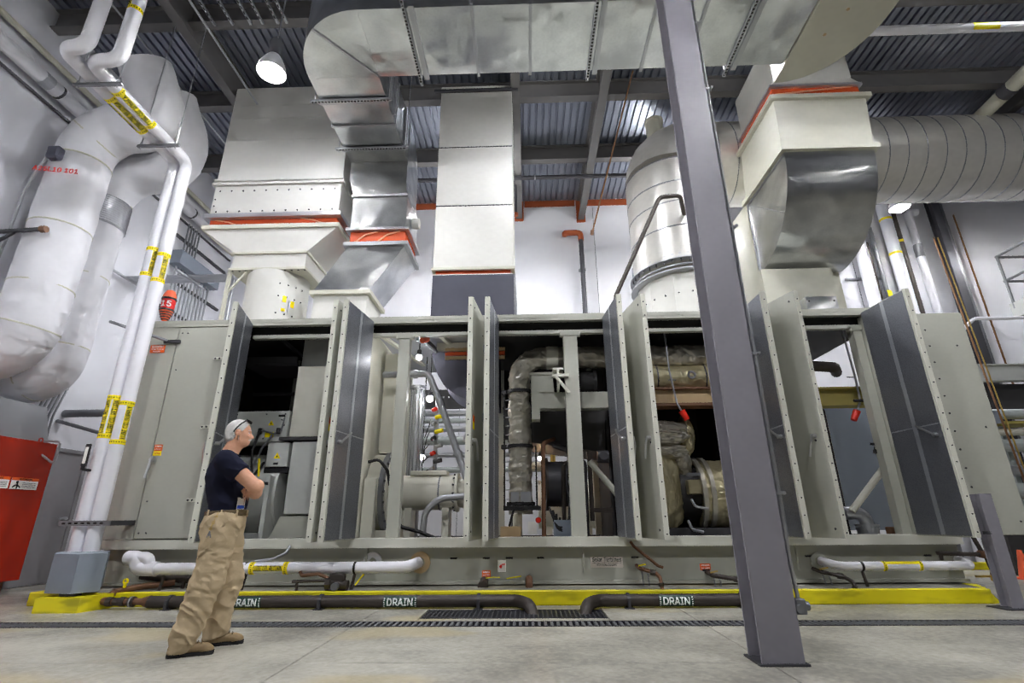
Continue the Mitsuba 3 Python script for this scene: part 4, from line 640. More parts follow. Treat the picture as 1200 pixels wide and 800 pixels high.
# ---------------------------------------------------------------- inside the machine, bay by bay
# first bay: switch boxes, pale trunk, generator end
k = thing('switch_panel', 'wide grey switch panel with a warning triangle in the first bay', 'switch panel')
def tri(x, z, s, y, part):
    t = add(part, extr_y(Polygon([(x - s, z), (x + s, z), (x, z + 1.7 * s)]), y - 0.004, y), 'tape_yellow', label='yellow warning triangle')
    add(t + '__bolt_mark', extr_y(Polygon([(x - 0.2 * s, z + 0.6 * s), (x + 0.25 * s, z + 1.1 * s), (x + 0.05 * s, z + 0.65 * s), (x + 0.3 * s, z + 0.6 * s), (x - 0.1 * s, z + 0.15 * s)]), y - 0.006, y - 0.004), 'ink')
add(k + '__body', box(-4.5, -3.6, 7.5, 7.9, 2.05, 2.52, 0.01), 'grey_panel'); tri(-3.86, 2.3, 0.045, 7.5, k + '__triangle'); add(k + '__label', box(-3.93, -3.80, 7.494, 7.5, 2.12, 2.2), 'tape_yellow', label='small yellow label')
add(k + '__screw', dots([(x, 7.5, z) for x in (-4.4, -3.95, -3.66) for z in (2.1, 2.47)] + [(-3.7, 7.5, 2.38), (-3.66, 7.5, 2.3)], 0.012), 'dark_steel', kind='stuff'); add(k + '__plate', box(-3.76, -3.66, 7.495, 7.5, 2.43, 2.46), 'black')
add(k + '__conduit', tube([(-3.98, 7.47, 2.22), (-3.78, 7.47, 2.17), (-3.68, 7.47, 2.2), (-3.65, 7.47, 2.42)], 0.012, 0.04, 8), 'galv_dull', 40); each(k + '__gland', ([cyl((x, 7.47, 2.17), (x, 7.47, 2.25), 0.03, 8) for x in (-4.0, -3.72)]), 'black')
k = thing('junction_box', 'square grey junction box with a warning triangle below the switch panel', 'junction box')
add(k + '__body', box(-3.82, -3.50, 7.42, 7.62, 1.68, 2.03, 0.01), 'grey_panel'); tri(-3.66, 1.80, 0.05, 7.42, k + '__triangle'); add(k + '__plate', box(-3.7, -3.63, 7.415, 7.42, 1.71, 1.74), 'black'); add(k + '__painted_shadow', box(-3.84, -3.48, 7.45, 7.64, 1.6, 1.68), 'black')  # the black block below the body stands in for the shade under it
add(k + '__cable', tube([(-4.0, 7.45, 2.2), (-4.03, 7.4, 1.9), (-4.0, 7.42, 1.6), (-4.02, 7.42, 1.2)], 0.018, 0.1, 8), 'rubber', 40); add(k + '__cable', tube([(-3.8, 7.46, 2.15), (-3.9, 7.42, 1.95), (-4.0, 7.44, 1.7)], 0.015, 0.08, 8), 'galv_dull', 40); add(k + '__cable', tube([(-3.9, 7.44, 1.55), (-3.92, 7.42, 1.8)], 0.016, 0.08, 8), 'tape_yellow', 40, label='yellow sleeved cable'); add(k + '__cable', tube([(-3.86, 7.46, 1.75), (-3.98, 7.44, 1.55), (-4.1, 7.5, 1.5)], 0.02, 0.08, 8), 'rubber', 40)
k = thing('vent_box', 'upright pale vent box on a ledge in the first bay', 'box'); add(k + '__body', box(-3.56, -3.12, 7.5, 7.8, 2.12, 3.22), 'cream'); add(k + '__neck', box(-3.54, -3.14, 7.55, 7.8, 3.22, 3.68), 'grey_panel'); add(k + '__ledge', box(-3.66, -3.05, 7.4, 7.8, 2.06, 2.11), 'interior_dark')
k = thing('generator_housing', 'rounded grey generator housing at the bottom of the first bay', 'generator')
add(k + '__shell', cyl((-3.6, 8.0, 1.3), (-4.6, 8.0, 1.3), 0.62, 40), 'grey_panel', 40); add(k + '__end_box', box(-3.46, -2.98, 7.42, 8.5, 1.02, 2.04, 0.012), 'grey_panel'); add(k + '__foot_box', frust(-3.62, -3.0, 7.4, 8.4, 0.67, -3.5, -3.0, 7.44, 8.4, 1.0), 'skid_paint'); add(k + '__fin', box(-3.70, -3.64, 7.28, 7.9, 0.67, 1.55), 'grey_panel'); add(k + '__slot', box(-3.72, -3.66, 7.27, 7.28, 1.42, 1.46), 'black'); add(k + '__cradle', box(-4.5, -3.75, 7.5, 8.5, 0.67, 0.78), 'grey_panel')
k = thing('cable_tray', 'dim steel trays and struts under the ceiling of the first bay', 'cable tray')
each(k + '__tray', ([box(-4.5, -3.65, 7.6, 7.65, 3.3, 3.42), box(-4.5, -3.65, 8.4, 8.45, 3.3, 3.42), box(-4.5, -3.65, 7.65, 8.4, 3.28, 3.3)]), 'dark_steel'); add(k + '__strut', bar((-3.9, 7.5, 3.68), (-3.5, 7.9, 3.35), 0.05), 'dark_steel'); add(k + '__strut', bar((-4.1, 8.6, 2.5), (-4.1, 8.6, 3.66), 0.06), 'grey_panel'); add(k + '__strut', bar((-4.6, 8.2, 2.95), (-3.0, 8.2, 2.95), 0.05), 'dark_steel')
# second bay: generator end bell, motor, light fittings, duct bend
k = thing('generator', 'cream generator end bell at the left of the second bay', 'generator')
add(k + '__barrel', cyl((-2.3, 7.95, 1.32), (-2.12, 7.95, 1.32), 0.58, 48), 'cream', 40); add(k + '__flange', ring((-2.08, 7.95, 1.32), (1, 0, 0), 0.5, 0.12, 0.06, 48), 'galv_dull'); add(k + '__bell', lathe([(0.52, 0), (0.5, 0.05), (0.36, 0.09), (0.2, 0.1), (0.2, 0.16), (0, 0.16)], (-2.08, 7.95, 1.32), (1, 0, 0), 40), 'cream', 40); add(k + '__base', cat([box(-2.3, -2.14, 7.3, 7.45, 0.67, 1.5), box(-2.3, -1.95, 7.45, 8.5, 0.67, 0.8)]), 'cream')
add(k + '__bolt', dots([(-2.05, 7.95 + 0.56 * math.cos(a), 1.32 + 0.56 * math.sin(a)) for a in np.linspace(0, 6.28, 25)], 0.018, (1, 0, 0), 0.02), 'dark_steel', kind='stuff'); add(k + '__cable', tube([(-2.26, 7.28, 1.72), (-2.1, 7.25, 1.75), (-1.98, 7.3, 1.6), (-1.95, 7.35, 1.4)], 0.02, 0.08, 8), 'rubber', 40)
k = thing('inlet_column', 'tall cream duct column at the left of the second bay', 'duct'); add(k + '__body', box(-2.28, -2.0, 7.78, 8.02, 1.92, 3.5, 0.01), 'cream'); add(k + '__collar', ring((-2.13, 7.9, 1.92), (0, 0, 1), 0.12, 0.05, 0.05, 24), 'cream')
k = thing('starter_motor', 'cream horizontal cylinder with end flange in the middle of the second bay', 'motor')
add(k + '__barrel', cyl((-1.92, 7.85, 1.32), (-1.08, 7.85, 1.32), 0.25, 40), 'cream', 40); add(k + '__flange', cat([ring((-1.05, 7.85, 1.32), (1, 0, 0), 0.15, 0.13, 0.04, 36)]), 'cream'); add(k + '__band', ring((-1.3, 7.85, 1.32), (1, 0, 0), 0.248, 0.006, 0.02, 36), 'galv_dull'); add(k + '__end', cyl((-1.05, 7.85, 1.32), (-0.75, 7.85, 1.32), 0.2, 32, 0.3), 'cream', 40); add(k + '__terminal_box', box(-1.75, -1.2, 7.72, 7.98, 1.56, 1.63, 0.01), 'cream')
add(k + '__bolt', dots([(-1.07, 7.85 + 0.26 * math.cos(a), 1.32 + 0.26 * math.sin(a)) for a in np.linspace(0, 6, 14)], 0.014, (-1, 0, 0), 0.03), 'dark_steel', kind='stuff')
for x in (-1.75, -1.2): add(k + '__stand', box(x - 0.05, x + 0.05, 7.7, 8.0, 0.67, 1.1), 'cream')
k = thing('hose', 'fat silver hose arching down beside the cream cylinder', 'hose'); add(k + '__hose', tube([(-1.47, 7.45, 0.68), (-1.45, 7.45, 1.05), (-1.25, 7.45, 1.22), (-0.75, 7.5, 1.26)], 0.045, 0.25, 12), 'galv_plain', 40)
k = thing('hose', 'thin black hose on the bay floor left of the fat silver hose', 'hose'); add(k + '__hose', tube([(-1.85, 7.4, 1.0), (-1.78, 7.4, 0.85), (-1.5, 7.4, 0.78), (-1.3, 7.45, 0.7)], 0.025, 0.1, 10), 'rubber', 40)
k = thing('filter_column', 'tall ribbed aluminium column behind the cream cylinder', 'column'); add(k + '__body', cyl((-1.87, 8.5, 0.68), (-1.87, 8.5, 3.1), 0.115, 24), 'galv_plain', 40); add(k + '__rib', cat([box(-1.87 + 0.115 * math.cos(a) - 0.012, -1.87 + 0.115 * math.cos(a) + 0.012, 8.5 + 0.115 * math.sin(a) - 0.012, 8.5 + 0.115 * math.sin(a) + 0.012, 1.6, 3.05) for a in np.radians((-150, -120, -90, -60, -30))]), 'galv_dull', kind='stuff'); add(k + '__head', cat([ring((-1.87, 8.5, 3.1), (0, 0, 1), 0.08, 0.06, 0.05, 24)]), 'galv_plain')
k = thing('pale_upright', 'narrow pale upright standing beside the ribbed aluminium column', 'upright'); add(k + '__post', box(-1.97, -1.88, 7.66, 7.72, 1.62, 3.06), 'cream'); each(k + '__knob', ([cyl((-1.97, 7.68, z), (-1.88, 7.68, z), 0.035, 10) for z in (2.75, 2.9)]), 'rubber')
k = thing('slanting_pipe', 'silver pipe running across and slanting down through the second bay', 'pipe'); add(k + '__pipe', tube([(-2.2, 7.48, 3.06), (-1.5, 7.48, 3.06), (-1.32, 7.48, 2.66), (-0.88, 7.48, 1.5)], 0.05, 0.1, 12), 'galv_plain', 40); each(k + '__coupling', ([ring((x, 7.48, 3.06), (1, 0, 0), 0.05, 0.02, 0.05, 16) for x in (-1.95, -1.7)] + [ring((-1.01, 7.48, 1.84), (0.33, 0, -0.94), 0.05, 0.02, 0.05, 16)]), 'galv_plain')
k = thing('hoist_rail', 'slotted rail with a red cap hanging under the ceiling of the second bay', 'rail'); add(k + '__rail', bar((-1.62, 7.25, 3.62), (-1.47, 7.88, 3.56), 0.08, 0.06), 'dark_steel'); add(k + '__slot', cat([bar((-1.62 + 0.15 * t - 0.02, 7.25 + 0.63 * t, 3.585 - 0.06 * t), (-1.62 + 0.15 * t + 0.02, 7.25 + 0.63 * t, 3.585 - 0.06 * t), 0.03, 0.012) for t in np.linspace(0.05, 0.95, 14)]), 'galv_plain', kind='stuff'); add(k + '__cap', cyl((-1.55, 7.15, 3.5), (-1.5, 7.25, 3.55), 0.05, 12), 'plastic_orange', label='orange-red cap'); add(k + '__bracket', cat([bar((-1.64, 7.2, 3.5), (-1.64, 7.2, 3.69), 0.03), cyl((-1.66, 7.2, 3.6), (-1.6, 7.2, 3.6), 0.03, 8)]), 'galv_plain')
k = thing('duct_bend', 'dark navy curved duct bend coming down under the ceiling between second and third bay', 'duct'); t = np.radians(np.arange(0, 91, 10)); add(k + '__bend', extr_y(Polygon([(-0.45, 3.66)] + [(-0.45 - 1.1 * math.cos(a) ** 0.7, 3.66 - 0.95 * math.sin(a)) for a in np.radians(np.arange(0, 91, 10))]), 7.95, 8.9), 'navy_board', 30); add(k + '__rim', box(-1.45, -0.5, 7.8, 7.9, 3.56, 3.68), 'cream')
k = thing('ceiling_frame', 'white angle frame under the ceiling of the second bay', 'frame')
for p, q in (((-2.25, 7.3, 3.66), (-1.9, 9.0, 3.66)), ((-2.25, 7.3, 3.66), (-0.55, 7.3, 3.66)), ((-1.35, 7.3, 3.66), (-1.25, 7.78, 3.66))): add(k + '__angle', bar(p, q, 0.07, 0.04), 'enclosure_light')
for z, m_ in ((3.52, 'tan_metal'), (3.45, 'orange_cloth'), (3.38, 'tan_metal')): add(k + '__rail', box(-1.3, -0.33, 7.75, 7.79, z, z + 0.05), m_)
k = thing('control_stack', 'upright cluster of small valves and wires behind the cream cylinder', 'valves')
add(k + '__post', bar((-1.5, 8.35, 1.65), (-1.5, 8.35, 2.85), 0.06), 'galv_plain')
for i in range(9): add(k + '__valve', cat([cyl((-1.56 + 0.05 * (i % 2), 8.3, 1.7 + 0.12 * i), (-1.5 + 0.12 * (i % 2), 8.26, 1.72 + 0.12 * i), 0.035, 8)]), ('galv_plain', 'dark_steel', 'red_plastic')[i % 3] if i in (2, 0, 4, 6, 8, 1, 3) else 'tape_yellow')
for i in range(5): add(k + '__wire', tube([(-1.6, 8.3, 1.7 + 0.2 * i), (-1.72 + 0.03 * i, 8.25, 1.6 + 0.2 * i), (-1.68, 8.3, 1.4 + 0.2 * i)], 0.008, 0.05, 6), 'rubber', 40)
def work_lamp(label, x, y, z, r, pw, col=(1, 1, 1)):
    k = thing('work_lamp', label, 'lamp'); b = trimesh.creation.icosphere(2, r); b.apply_translation([x, y, z])
    add(k + '__bulb', b, 'bulb', emitter={'type': 'area', 'radiance': {'type': 'rgb', 'value': [pw * c for c in col]}}); add(k + '__socket', cat([cyl((x, y, z + r * 0.8), (x, y, z + r * 2.4), r * 0.7, 10)]), 'dark_steel'); add(k + '__cord', cyl((x, y, z + r * 2.4), (x, y, 3.66), 0.008, 6), 'rubber')
work_lamp('bright bare work lamp hanging beside the slanting silver pipe', -1.62, 8.3, 2.86, 0.06, 120)
work_lamp('small bright work lamp low behind the cream cylinder', -1.74, 8.5, 1.92, 0.045, 120)
work_lamp('small warm glowing lamp behind the foil wrapped pipe', 0.22, 8.9, 1.92, 0.035, 90, (1.0, 0.62, 0.35))
work_lamp('small white lamp under the ceiling of the second bay beside the inner post', -1.72, 7.75, 3.42, 0.05, 90)
# third bay: exhaust pipe wrapped in foil, beam, dark casing
k = thing('foil_pipe', 'large foil wrapped pipe rising and turning right in the third bay', 'pipe')
path = fillet([(-0.1, 7.62, 1.0), (-0.1, 7.62, 3.33), (3.1, 7.62, 3.33)], 0.36, 14); out = []
for a, b in zip(path[:-1], path[1:]): m = max(1, int(np.linalg.norm(b - a) / 0.02)); out += [a + (b - a) * i / m for i in range(m)]
path = np.array(out + [path[-1]]); v = sweep(path, 0.165, 48); pv = v.vertices.copy(); c = np.repeat(path, 48, 0); pv[:len(c)] += (pv[:len(c)] - c) / 0.165 * ((meshkit.fbm(pv[:len(c)] * 11, 2, 2) - 0.5) * 0.05 + (meshkit.noise(pv[:len(c)] * 38, 6) - 0.5) * 0.012)[:, None]; v.vertices = pv
add(k + '__wrap', v, 'foil', False)
for z in (2.78, 1.95, 1.14): add(k + '__strap', ring((-0.1, 7.62, z), (0, 0, 1), 0.165, 0.03 if z > 1.5 else 0.04, 0.05, 28), 'black'); add(k + '__ear', box(-0.38, -0.3, 7.58, 7.66, z - 0.03, z + 0.03), 'black') if z > 1.5 else None
add(k + '__band', ring((0.42, 7.62, 3.33), (1, 0, 0), 0.16, 0.025, 0.18, 32), 'cream', label='cream collar'); add(k + '__clip', cat([bar((-0.305, 7.52, z), (-0.25, 7.46, z), 0.03, 0.012) for z in np.arange(1.2, 2.7, 0.13)]), 'galv_plain', kind='stuff'); add(k + '__rod', cat([bar((-0.33, 7.52, 1.1), (-0.33, 7.52, 2.8), 0.022)]), 'black'); add(k + '__side_rod', bar((0.13, 7.52, 1.1), (0.13, 7.52, 1.95), 0.022), 'black')
add(k + '__foot_tag', cat([box(-0.24, -0.12, 7.43, 7.44, 1.16, 1.3)]), 'galv_plain'); add(k + '__foot_tag', box(-0.1, 0.05, 7.42, 7.43, 1.16, 1.3), 'galv_plain')
k = thing('cross_beam', 'grey cross beam with a bracket behind the inner post of the third bay', 'beam'); add(k + '__beam', box(0.12, 1.25, 7.3, 7.5, 2.46, 2.70), 'enclosure'); add(k + '__hanger', cat([box(0.08, 0.2, 7.28, 7.52, 2.3, 2.98), box(0.05, 0.42, 7.26, 7.54, 2.96, 3.0), hexa([(0.2, 7.28, 2.7), (0.42, 7.28, 2.7), (0.42, 7.4, 2.7), (0.2, 7.4, 2.7)], [(0.2, 7.28, 2.96), (0.4, 7.28, 2.96), (0.4, 7.4, 2.96), (0.2, 7.4, 2.96)])]), 'enclosure')
add(k + '__arm', cat([box(0.38, 0.62, 7.0, 7.1, 2.86, 2.9), bar((0.42, 7.02, 2.88), (0.62, 7.02, 2.62), 0.04), box(0.46, 0.49, 7.1, 7.3, 2.7, 3.0), box(0.40, 0.56, 7.1, 7.3, 2.99, 3.02)]), 'enclosure_light')
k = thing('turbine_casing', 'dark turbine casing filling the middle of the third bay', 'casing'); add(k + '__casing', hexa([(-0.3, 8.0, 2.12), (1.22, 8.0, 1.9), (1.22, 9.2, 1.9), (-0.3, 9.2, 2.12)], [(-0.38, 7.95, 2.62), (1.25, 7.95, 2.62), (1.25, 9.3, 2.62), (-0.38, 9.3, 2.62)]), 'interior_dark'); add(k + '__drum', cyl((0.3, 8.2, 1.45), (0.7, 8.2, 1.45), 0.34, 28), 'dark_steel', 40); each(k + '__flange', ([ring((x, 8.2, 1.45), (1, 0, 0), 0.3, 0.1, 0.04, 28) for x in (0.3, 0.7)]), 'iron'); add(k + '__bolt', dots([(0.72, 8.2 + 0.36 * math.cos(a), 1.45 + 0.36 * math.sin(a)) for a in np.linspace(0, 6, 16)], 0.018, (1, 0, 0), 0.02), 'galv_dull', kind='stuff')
k = thing('pipe_manifold', 'dark pipes and small valves low in the third bay', 'pipes')
for i, (x, z0, z1) in enumerate(((0.22, 0.68, 2.0), (0.62, 0.8, 1.9), (0.52, 0.7, 1.7), (0.85, 0.68, 1.75))): add(k + '__pipe', tube([(x, 7.6 + 0.1 * i, z0), (x + 0.02, 7.6 + 0.1 * i, z1), (x + 0.2 * (-1) ** i, 7.9, z1 + 0.1)], 0.03 + 0.012 * (i % 2), 0.1, 10), ('rust', 'rubber', 'iron', 'dark_steel')[i], 40)
for i in range(6): add(k + '__fitting', cyl((0.58 + 0.02 * (i % 2), 7.62, 0.95 + 0.16 * i), (0.72, 7.58, 0.97 + 0.16 * i), 0.035, 8), ('dark_steel', 'galv_dull')[i % 2])
for i in range(4): add(k + '__hose', tube([(0.3 + 0.05 * i, 7.5, 1.1 - 0.05 * i), (0.4, 7.45, 0.8), (0.55, 7.48, 0.74 + 0.04 * i), (0.62, 7.55, 1.1)], 0.016, 0.15, 8), 'rubber', 40)
add(k + '__strut', tube([(0.9, 7.5, 1.72), (1.3, 7.5, 1.22)], 0.045, 0, 12), 'enclosure', 40, label='pale slanting strut'); add(k + '__base_box', box(0.36, 0.62, 7.45, 7.7, 0.67, 0.92), 'box_blue'); each(k + '__frame', ([bar((0.95, 7.9, 0.9), (0.95, 7.9, 1.9), 0.06), bar((0.95, 7.9, 1.05), (1.25, 7.9, 1.05), 0.06)]), 'iron'); add(k + '__valve', cat([cyl((1.02, 7.5, 1.78), (1.18, 7.5, 1.78), 0.09, 14), cyl((1.1, 7.45, 1.78), (1.1, 7.4, 1.78), 0.06, 12)]), 'dark_steel', 40)
for x, m_ in ((-0.3, 'tan_metal'),): add(k + '__tan_box', box(-0.38, -0.1, 7.3, 7.6, 0.67, 0.84), m_)
add(k + '__red_knob', cyl((0.14, 7.35, 0.92), (0.14, 7.3, 0.92), 0.04, 12), 'red_plastic'); add(k + '__white_plate', box(0.0, 0.12, 7.4, 7.42, 0.74, 0.9), 'label_white'); add(k + '__black_bracket', cat([bar((-0.34, 7.4, 1.08), (0.18, 7.4, 1.08), 0.06), bar((-0.3, 7.4, 0.7), (-0.2, 7.4, 1.06), 0.03)]), 'black')
k = thing('blower', 'black round blower under the foil pipe beside the inner post', 'blower'); add(k + '__body', cyl((0.86, 7.8, 2.95), (1.1, 7.8, 2.95), 0.2, 28), 'rubber', 40); add(k + '__rim', ring((1.08, 7.8, 2.95), (1, 0, 0), 0.15, 0.08, 0.05, 28), 'black')
# fourth bay
def crinkle(m, a=0.018):
    m = m.subdivide_to_size(0.05); v = m.vertices; m.vertices = v + np.stack([(meshkit.noise(v * 24, q) - 0.5) * a + (meshkit.noise(v * 9, q + 5) - 0.5) * a * 1.5 for q in (1, 2, 3)], 1); return m
def lump(key, label, c, r, seed, mat, squash=(1, 1, 1)):
    m = trimesh.creation.icosphere(4, 1.0); v = m.vertices * (0.75 + 0.5 * meshkit.fbm(m.vertices * 1.6 + seed, 4, seed))[:, None]; v += (0.10 * (meshkit.fbm(m.vertices * 6, 3, seed) - 0.5) + 0.05 * (meshkit.noise(m.vertices * 17, seed) - 0.5))[:, None] * m.vertices; m.vertices = v * np.array(r) + np.array(c)
    return add(key, m, mat, False, label=label)
k = thing('wrapped_drum', 'horizontal foil blanket wrapped drum below the foil pipe in the fourth bay', 'drum')
v = sweep(np.stack([np.linspace(1.4, 3.2, 70), np.full(70, 7.72), np.full(70, 2.98)], 1), 0.235, 48); pv = v.vertices.copy(); n = 3360; pv[:n, 1:] += (pv[:n, 1:] - [7.72, 2.98]) * ((meshkit.fbm(pv[:n] * 6, 3, 9) - 0.5) * 0.2 + (meshkit.noise(pv[:n] * 30, 4) - 0.5) * 0.04)[:, None]; v.vertices = pv
add(k + '__blanket', v, 'foil_gold', False); each(k + '__seam', ([ring((x, 7.72, 2.98), (1, 0, 0), 0.235, 0.006, 0.02, 32) for x in (2.02, 2.75)]), 'dark_steel'); add(k + '__eyelet', ring((2.52, 7.47, 2.98), (0, 1, 0), 0.035, 0.03, 0.02, 18), 'chrome', label='round bright eyelet'); add(k + '__eyelet', ring((3.02, 7.47, 2.97), (0, 1, 0), 0.035, 0.03, 0.02, 18), 'chrome')
k = thing('rust_beam', 'rust streaked beige beam under the wrapped drum in the fourth bay', 'beam'); add(k + '__web', box(1.36, 3.2, 7.4, 7.5, 2.52, 2.74), 'tan_metal'); add(k + '__flange', cat([box(1.36, 3.2, 7.32, 7.6, 2.73, 2.76)]), 'rust'); add(k + '__flange', box(1.36, 3.2, 7.32, 7.6, 2.48, 2.52), 'rust')
k = thing('wrapped_turbine', 'turbine wrapped in crumpled foil blankets in the fourth bay', 'turbine')
lump(k + '__blanket', 'upper crumpled blanket', (2.05, 7.75, 2.12), (0.42, 0.3, 0.2), 3, 'foil'); lump(k + '__blanket', None, (2.05, 7.8, 1.86), (0.4, 0.3, 0.13), 8, 'foil'); lump(k + '__blanket', 'golden conical blanket', (1.95, 7.85, 1.35), (0.34, 0.3, 0.62), 5, 'foil_gold'); lump(k + '__blanket', None, (2.42, 7.8, 2.1), (0.12, 0.2, 0.3), 11, 'foil_gold')
add(k + '__barrel', crinkle(cyl((2.52, 8.0, 1.25), (3.15, 8.0, 1.25), 0.5, 40)), 'foil_gold', False); each(k + '__barrel_band', ([ring((x, 8.0, 1.25), (1, 0, 0), 0.5, 0.05, 0.06, 36) for x in (2.5, 2.62)]), 'foil'); add(k + '__casing', cyl((2.0, 8.1, 1.3), (2.55, 8.1, 1.3), 0.42, 32), 'interior_dark', 40); add(k + '__box', box(2.3, 2.5, 7.55, 7.7, 1.25, 1.45, 0.01), 'foil_gold'); add(k + '__bracket', cat([tube([(2.3, 7.5, 1.18), (2.33, 7.45, 1.08), (2.5, 7.45, 1.05)], 0.02, 0.05, 8)]), 'chrome'); add(k + '__bracket', tube([(2.22, 7.5, 0.9), (2.25, 7.45, 0.78), (2.4, 7.45, 0.75)], 0.02, 0.05, 8), 'chrome'); add(k + '__bracket', box(2.28, 2.48, 7.5, 7.55, 1.5, 1.54), 'chrome'); add(k + '__base', box(1.4, 3.2, 7.5, 8.6, 0.67, 0.8), 'interior_dark')
lump(k + '__blanket', None, (2.32, 7.85, 1.72), (0.14, 0.2, 0.22), 15, 'foil')
# hanging hoses with red nozzles
for i, (pts, lab, x) in enumerate((([(2.13, 7.3, 3.66), (2.14, 7.3, 3.0), (2.2, 7.3, 2.5), (2.25, 7.3, 2.4)], 'thin hanging hose with red nozzle in the fourth bay', 2.2), ([(4.80, 7.3, 3.66), (4.83, 7.3, 2.9), (4.82, 7.3, 2.5), (4.74, 7.3, 2.36)], 'thin hanging hose with red nozzle in the last bay', 4.8))):
    k = thing('hanging_hose', lab, 'hose'); e = A(*pts[-1]); dd = e - A(*pts[-2]); dd /= np.linalg.norm(dd)
    add(k + '__hose', tube(pts, 0.014, 0.15, 8), 'galv_plain', 40); add(k + '__nozzle', cyl(e, e + dd * 0.15, 0.05, 12, 0.04), 'red_plastic', 30, label='red nozzle'); add(k + '__clip', cat([bar((x - 0.09, 7.3, 2.86), (x + 0.02, 7.3, 2.86), 0.015)]), 'galv_dull')
# last bay
k = thing('olive_beam', 'olive yellow cross beam in the last bay', 'beam'); add(k + '__web', box(3.3, 5.34, 7.5, 7.56, 2.5, 2.72), 'beam_olive'); add(k + '__flange', box(3.3, 5.34, 7.42, 7.64, 2.72, 2.75), 'beam_olive'); add(k + '__flange', box(3.3, 5.34, 7.42, 7.64, 2.47, 2.5), 'beam_olive')
k = thing('gear_casing', 'dark gear casing at the left of the last bay', 'casing'); add(k + '__casing', box(3.3, 4.42, 7.5, 9.0, 0.68, 2.44, 0.02), 'interior_dark'); add(k + '__pipe', tube([(3.9, 7.4, 3.1), (4.75, 7.6, 3.1), (4.95, 7.9, 3.1)], 0.08, 0.15, 12), 'iron', 40); add(k + '__edge', cat([box(4.42, 4.47, 7.6, 7.7, 0.7, 2.44)]), 'foil'); add(k + '__plate', box(4.42, 4.44, 7.7, 9.0, 0.9, 2.3), 'rust')
k = thing('pale_strut', 'pale slanting strut and black clamp in the last bay', 'strut'); add(k + '__strut', tube([(4.36, 7.3, 1.0), (5.02, 7.3, 1.66)], 0.045, 0, 12), 'cream', 40); add(k + '__clamp', cat([cyl((4.85, 7.25, 1.84), (5.03, 7.25, 1.76), 0.045, 10), bar((4.78, 7.2, 1.78), (5.02, 7.2, 1.70), 0.05), bar((4.76, 7.2, 1.88), (4.98, 7.2, 1.85), 0.03), cyl((5.02, 7.2, 1.7), (5.02, 7.12, 1.7), 0.05, 12)]), 'black', 30); add(k + '__cable', tube([(4.97, 7.25, 1.9), (4.95, 7.25, 2.3), (4.9, 7.25, 2.5), (4.7, 7.25, 2.5)], 0.02, 0.1, 8), 'black', 40)
k = thing('flanged_elbow', 'silver flanged pipe elbow low in the last bay', 'pipe'); add(k + '__elbow', tube([(4.3, 7.4, 0.98), (4.58, 7.4, 0.98), (4.58, 7.4, 0.72)], 0.085, 0.14, 18), 'galv_plain', 40); each(k + '__flange', ([ring((4.58, 7.4, z), (0, 0, 1), 0.08, 0.06, 0.03, 20) for z in (0.82, 0.78)]), 'galv_plain'); add(k + '__base', cyl((4.58, 7.4, 0.66), (4.58, 7.4, 0.78), 0.13, 18), 'galv_plain', 40)
k = add('amber_box', box(4.82, 5.0, 7.3, 7.42, 0.665, 0.80, 0.01), 'rust', label='small amber brown box on the floor of the last bay', cat='box')
k = thing('blue_rack', 'rack with blue panels seen far back through the last bay', 'rack'); add(k + '__frame', cat([box(4.98, 5.02, 9.3, 9.34, 0.68, 2.4)]), 'galv_plain')
for i in range(5): add(k + '__panel', box(4.84, 4.97, 9.3, 9.34, 0.7 + 0.1 * i, 0.77 + 0.1 * i), 'blue_plastic')
for i in range(6): add(k + '__panel', box(4.84, 4.97, 9.3, 9.34, 1.3 + 0.17 * i, 1.41 + 0.17 * i), 'label_white' if i % 2 else 'brass')
# pipe rack behind the machine, seen through the open bays
k = thing('pipe_rack', 'rack of horizontal pale pipes behind the machine seen through the second bay', 'pipes')
for i, (z, r) in enumerate(((2.5, 0.09), (2.75, 0.07), (2.92, 0.05), (3.08, 0.06), (1.9, 0.06), (2.2, 0.05))): add(k + '__pipe', cyl((-4.5, 10.7, z), (2.5, 10.7, z), r, 16), 'galv_plain' if i % 2 else 'teal_pipe', 40)
for x in (-3.9, -2.9, -0.3, 2.2): add(k + '__post', box(x - 0.05, x + 0.05, 10.8, 10.9, 0, 3.9), 'beam')
add(k + '__tray', box(-4.5, 2.5, 10.75, 10.8, 3.2, 3.62), 'interior_dark', label='dark cable tray'); add(k + '__tray_hole', dots([(-3.6 + 0.12 * i, 10.75, 3.45) for i in range(40)], 0.02), 'wall_paint', kind='stuff')
k = thing('pump_skid', 'cream pump and tank behind the machine seen through the third bay', 'pump'); add(k + '__tank', cyl((0.2, 10.3, 1.2), (1.4, 10.3, 1.2), 0.45, 28), 'cream', 40); each(k + '__leg', [box(x, x + 0.1, 10.1, 10.5, 0, 0.85) for x in (0.35, 1.1)], 'cream'); add(k + '__pipe', tube([(-0.2, 10.1, 0), (-0.2, 10.1, 1.9), (0.6, 10.1, 1.9)], 0.09, 0.15, 14), 'duct_beige', 40); add(k + '__pipe', tube([(0.5, 10.0, 2.6), (0.5, 10.0, 1.6)], 0.05, 0, 12), 'brass', 40)

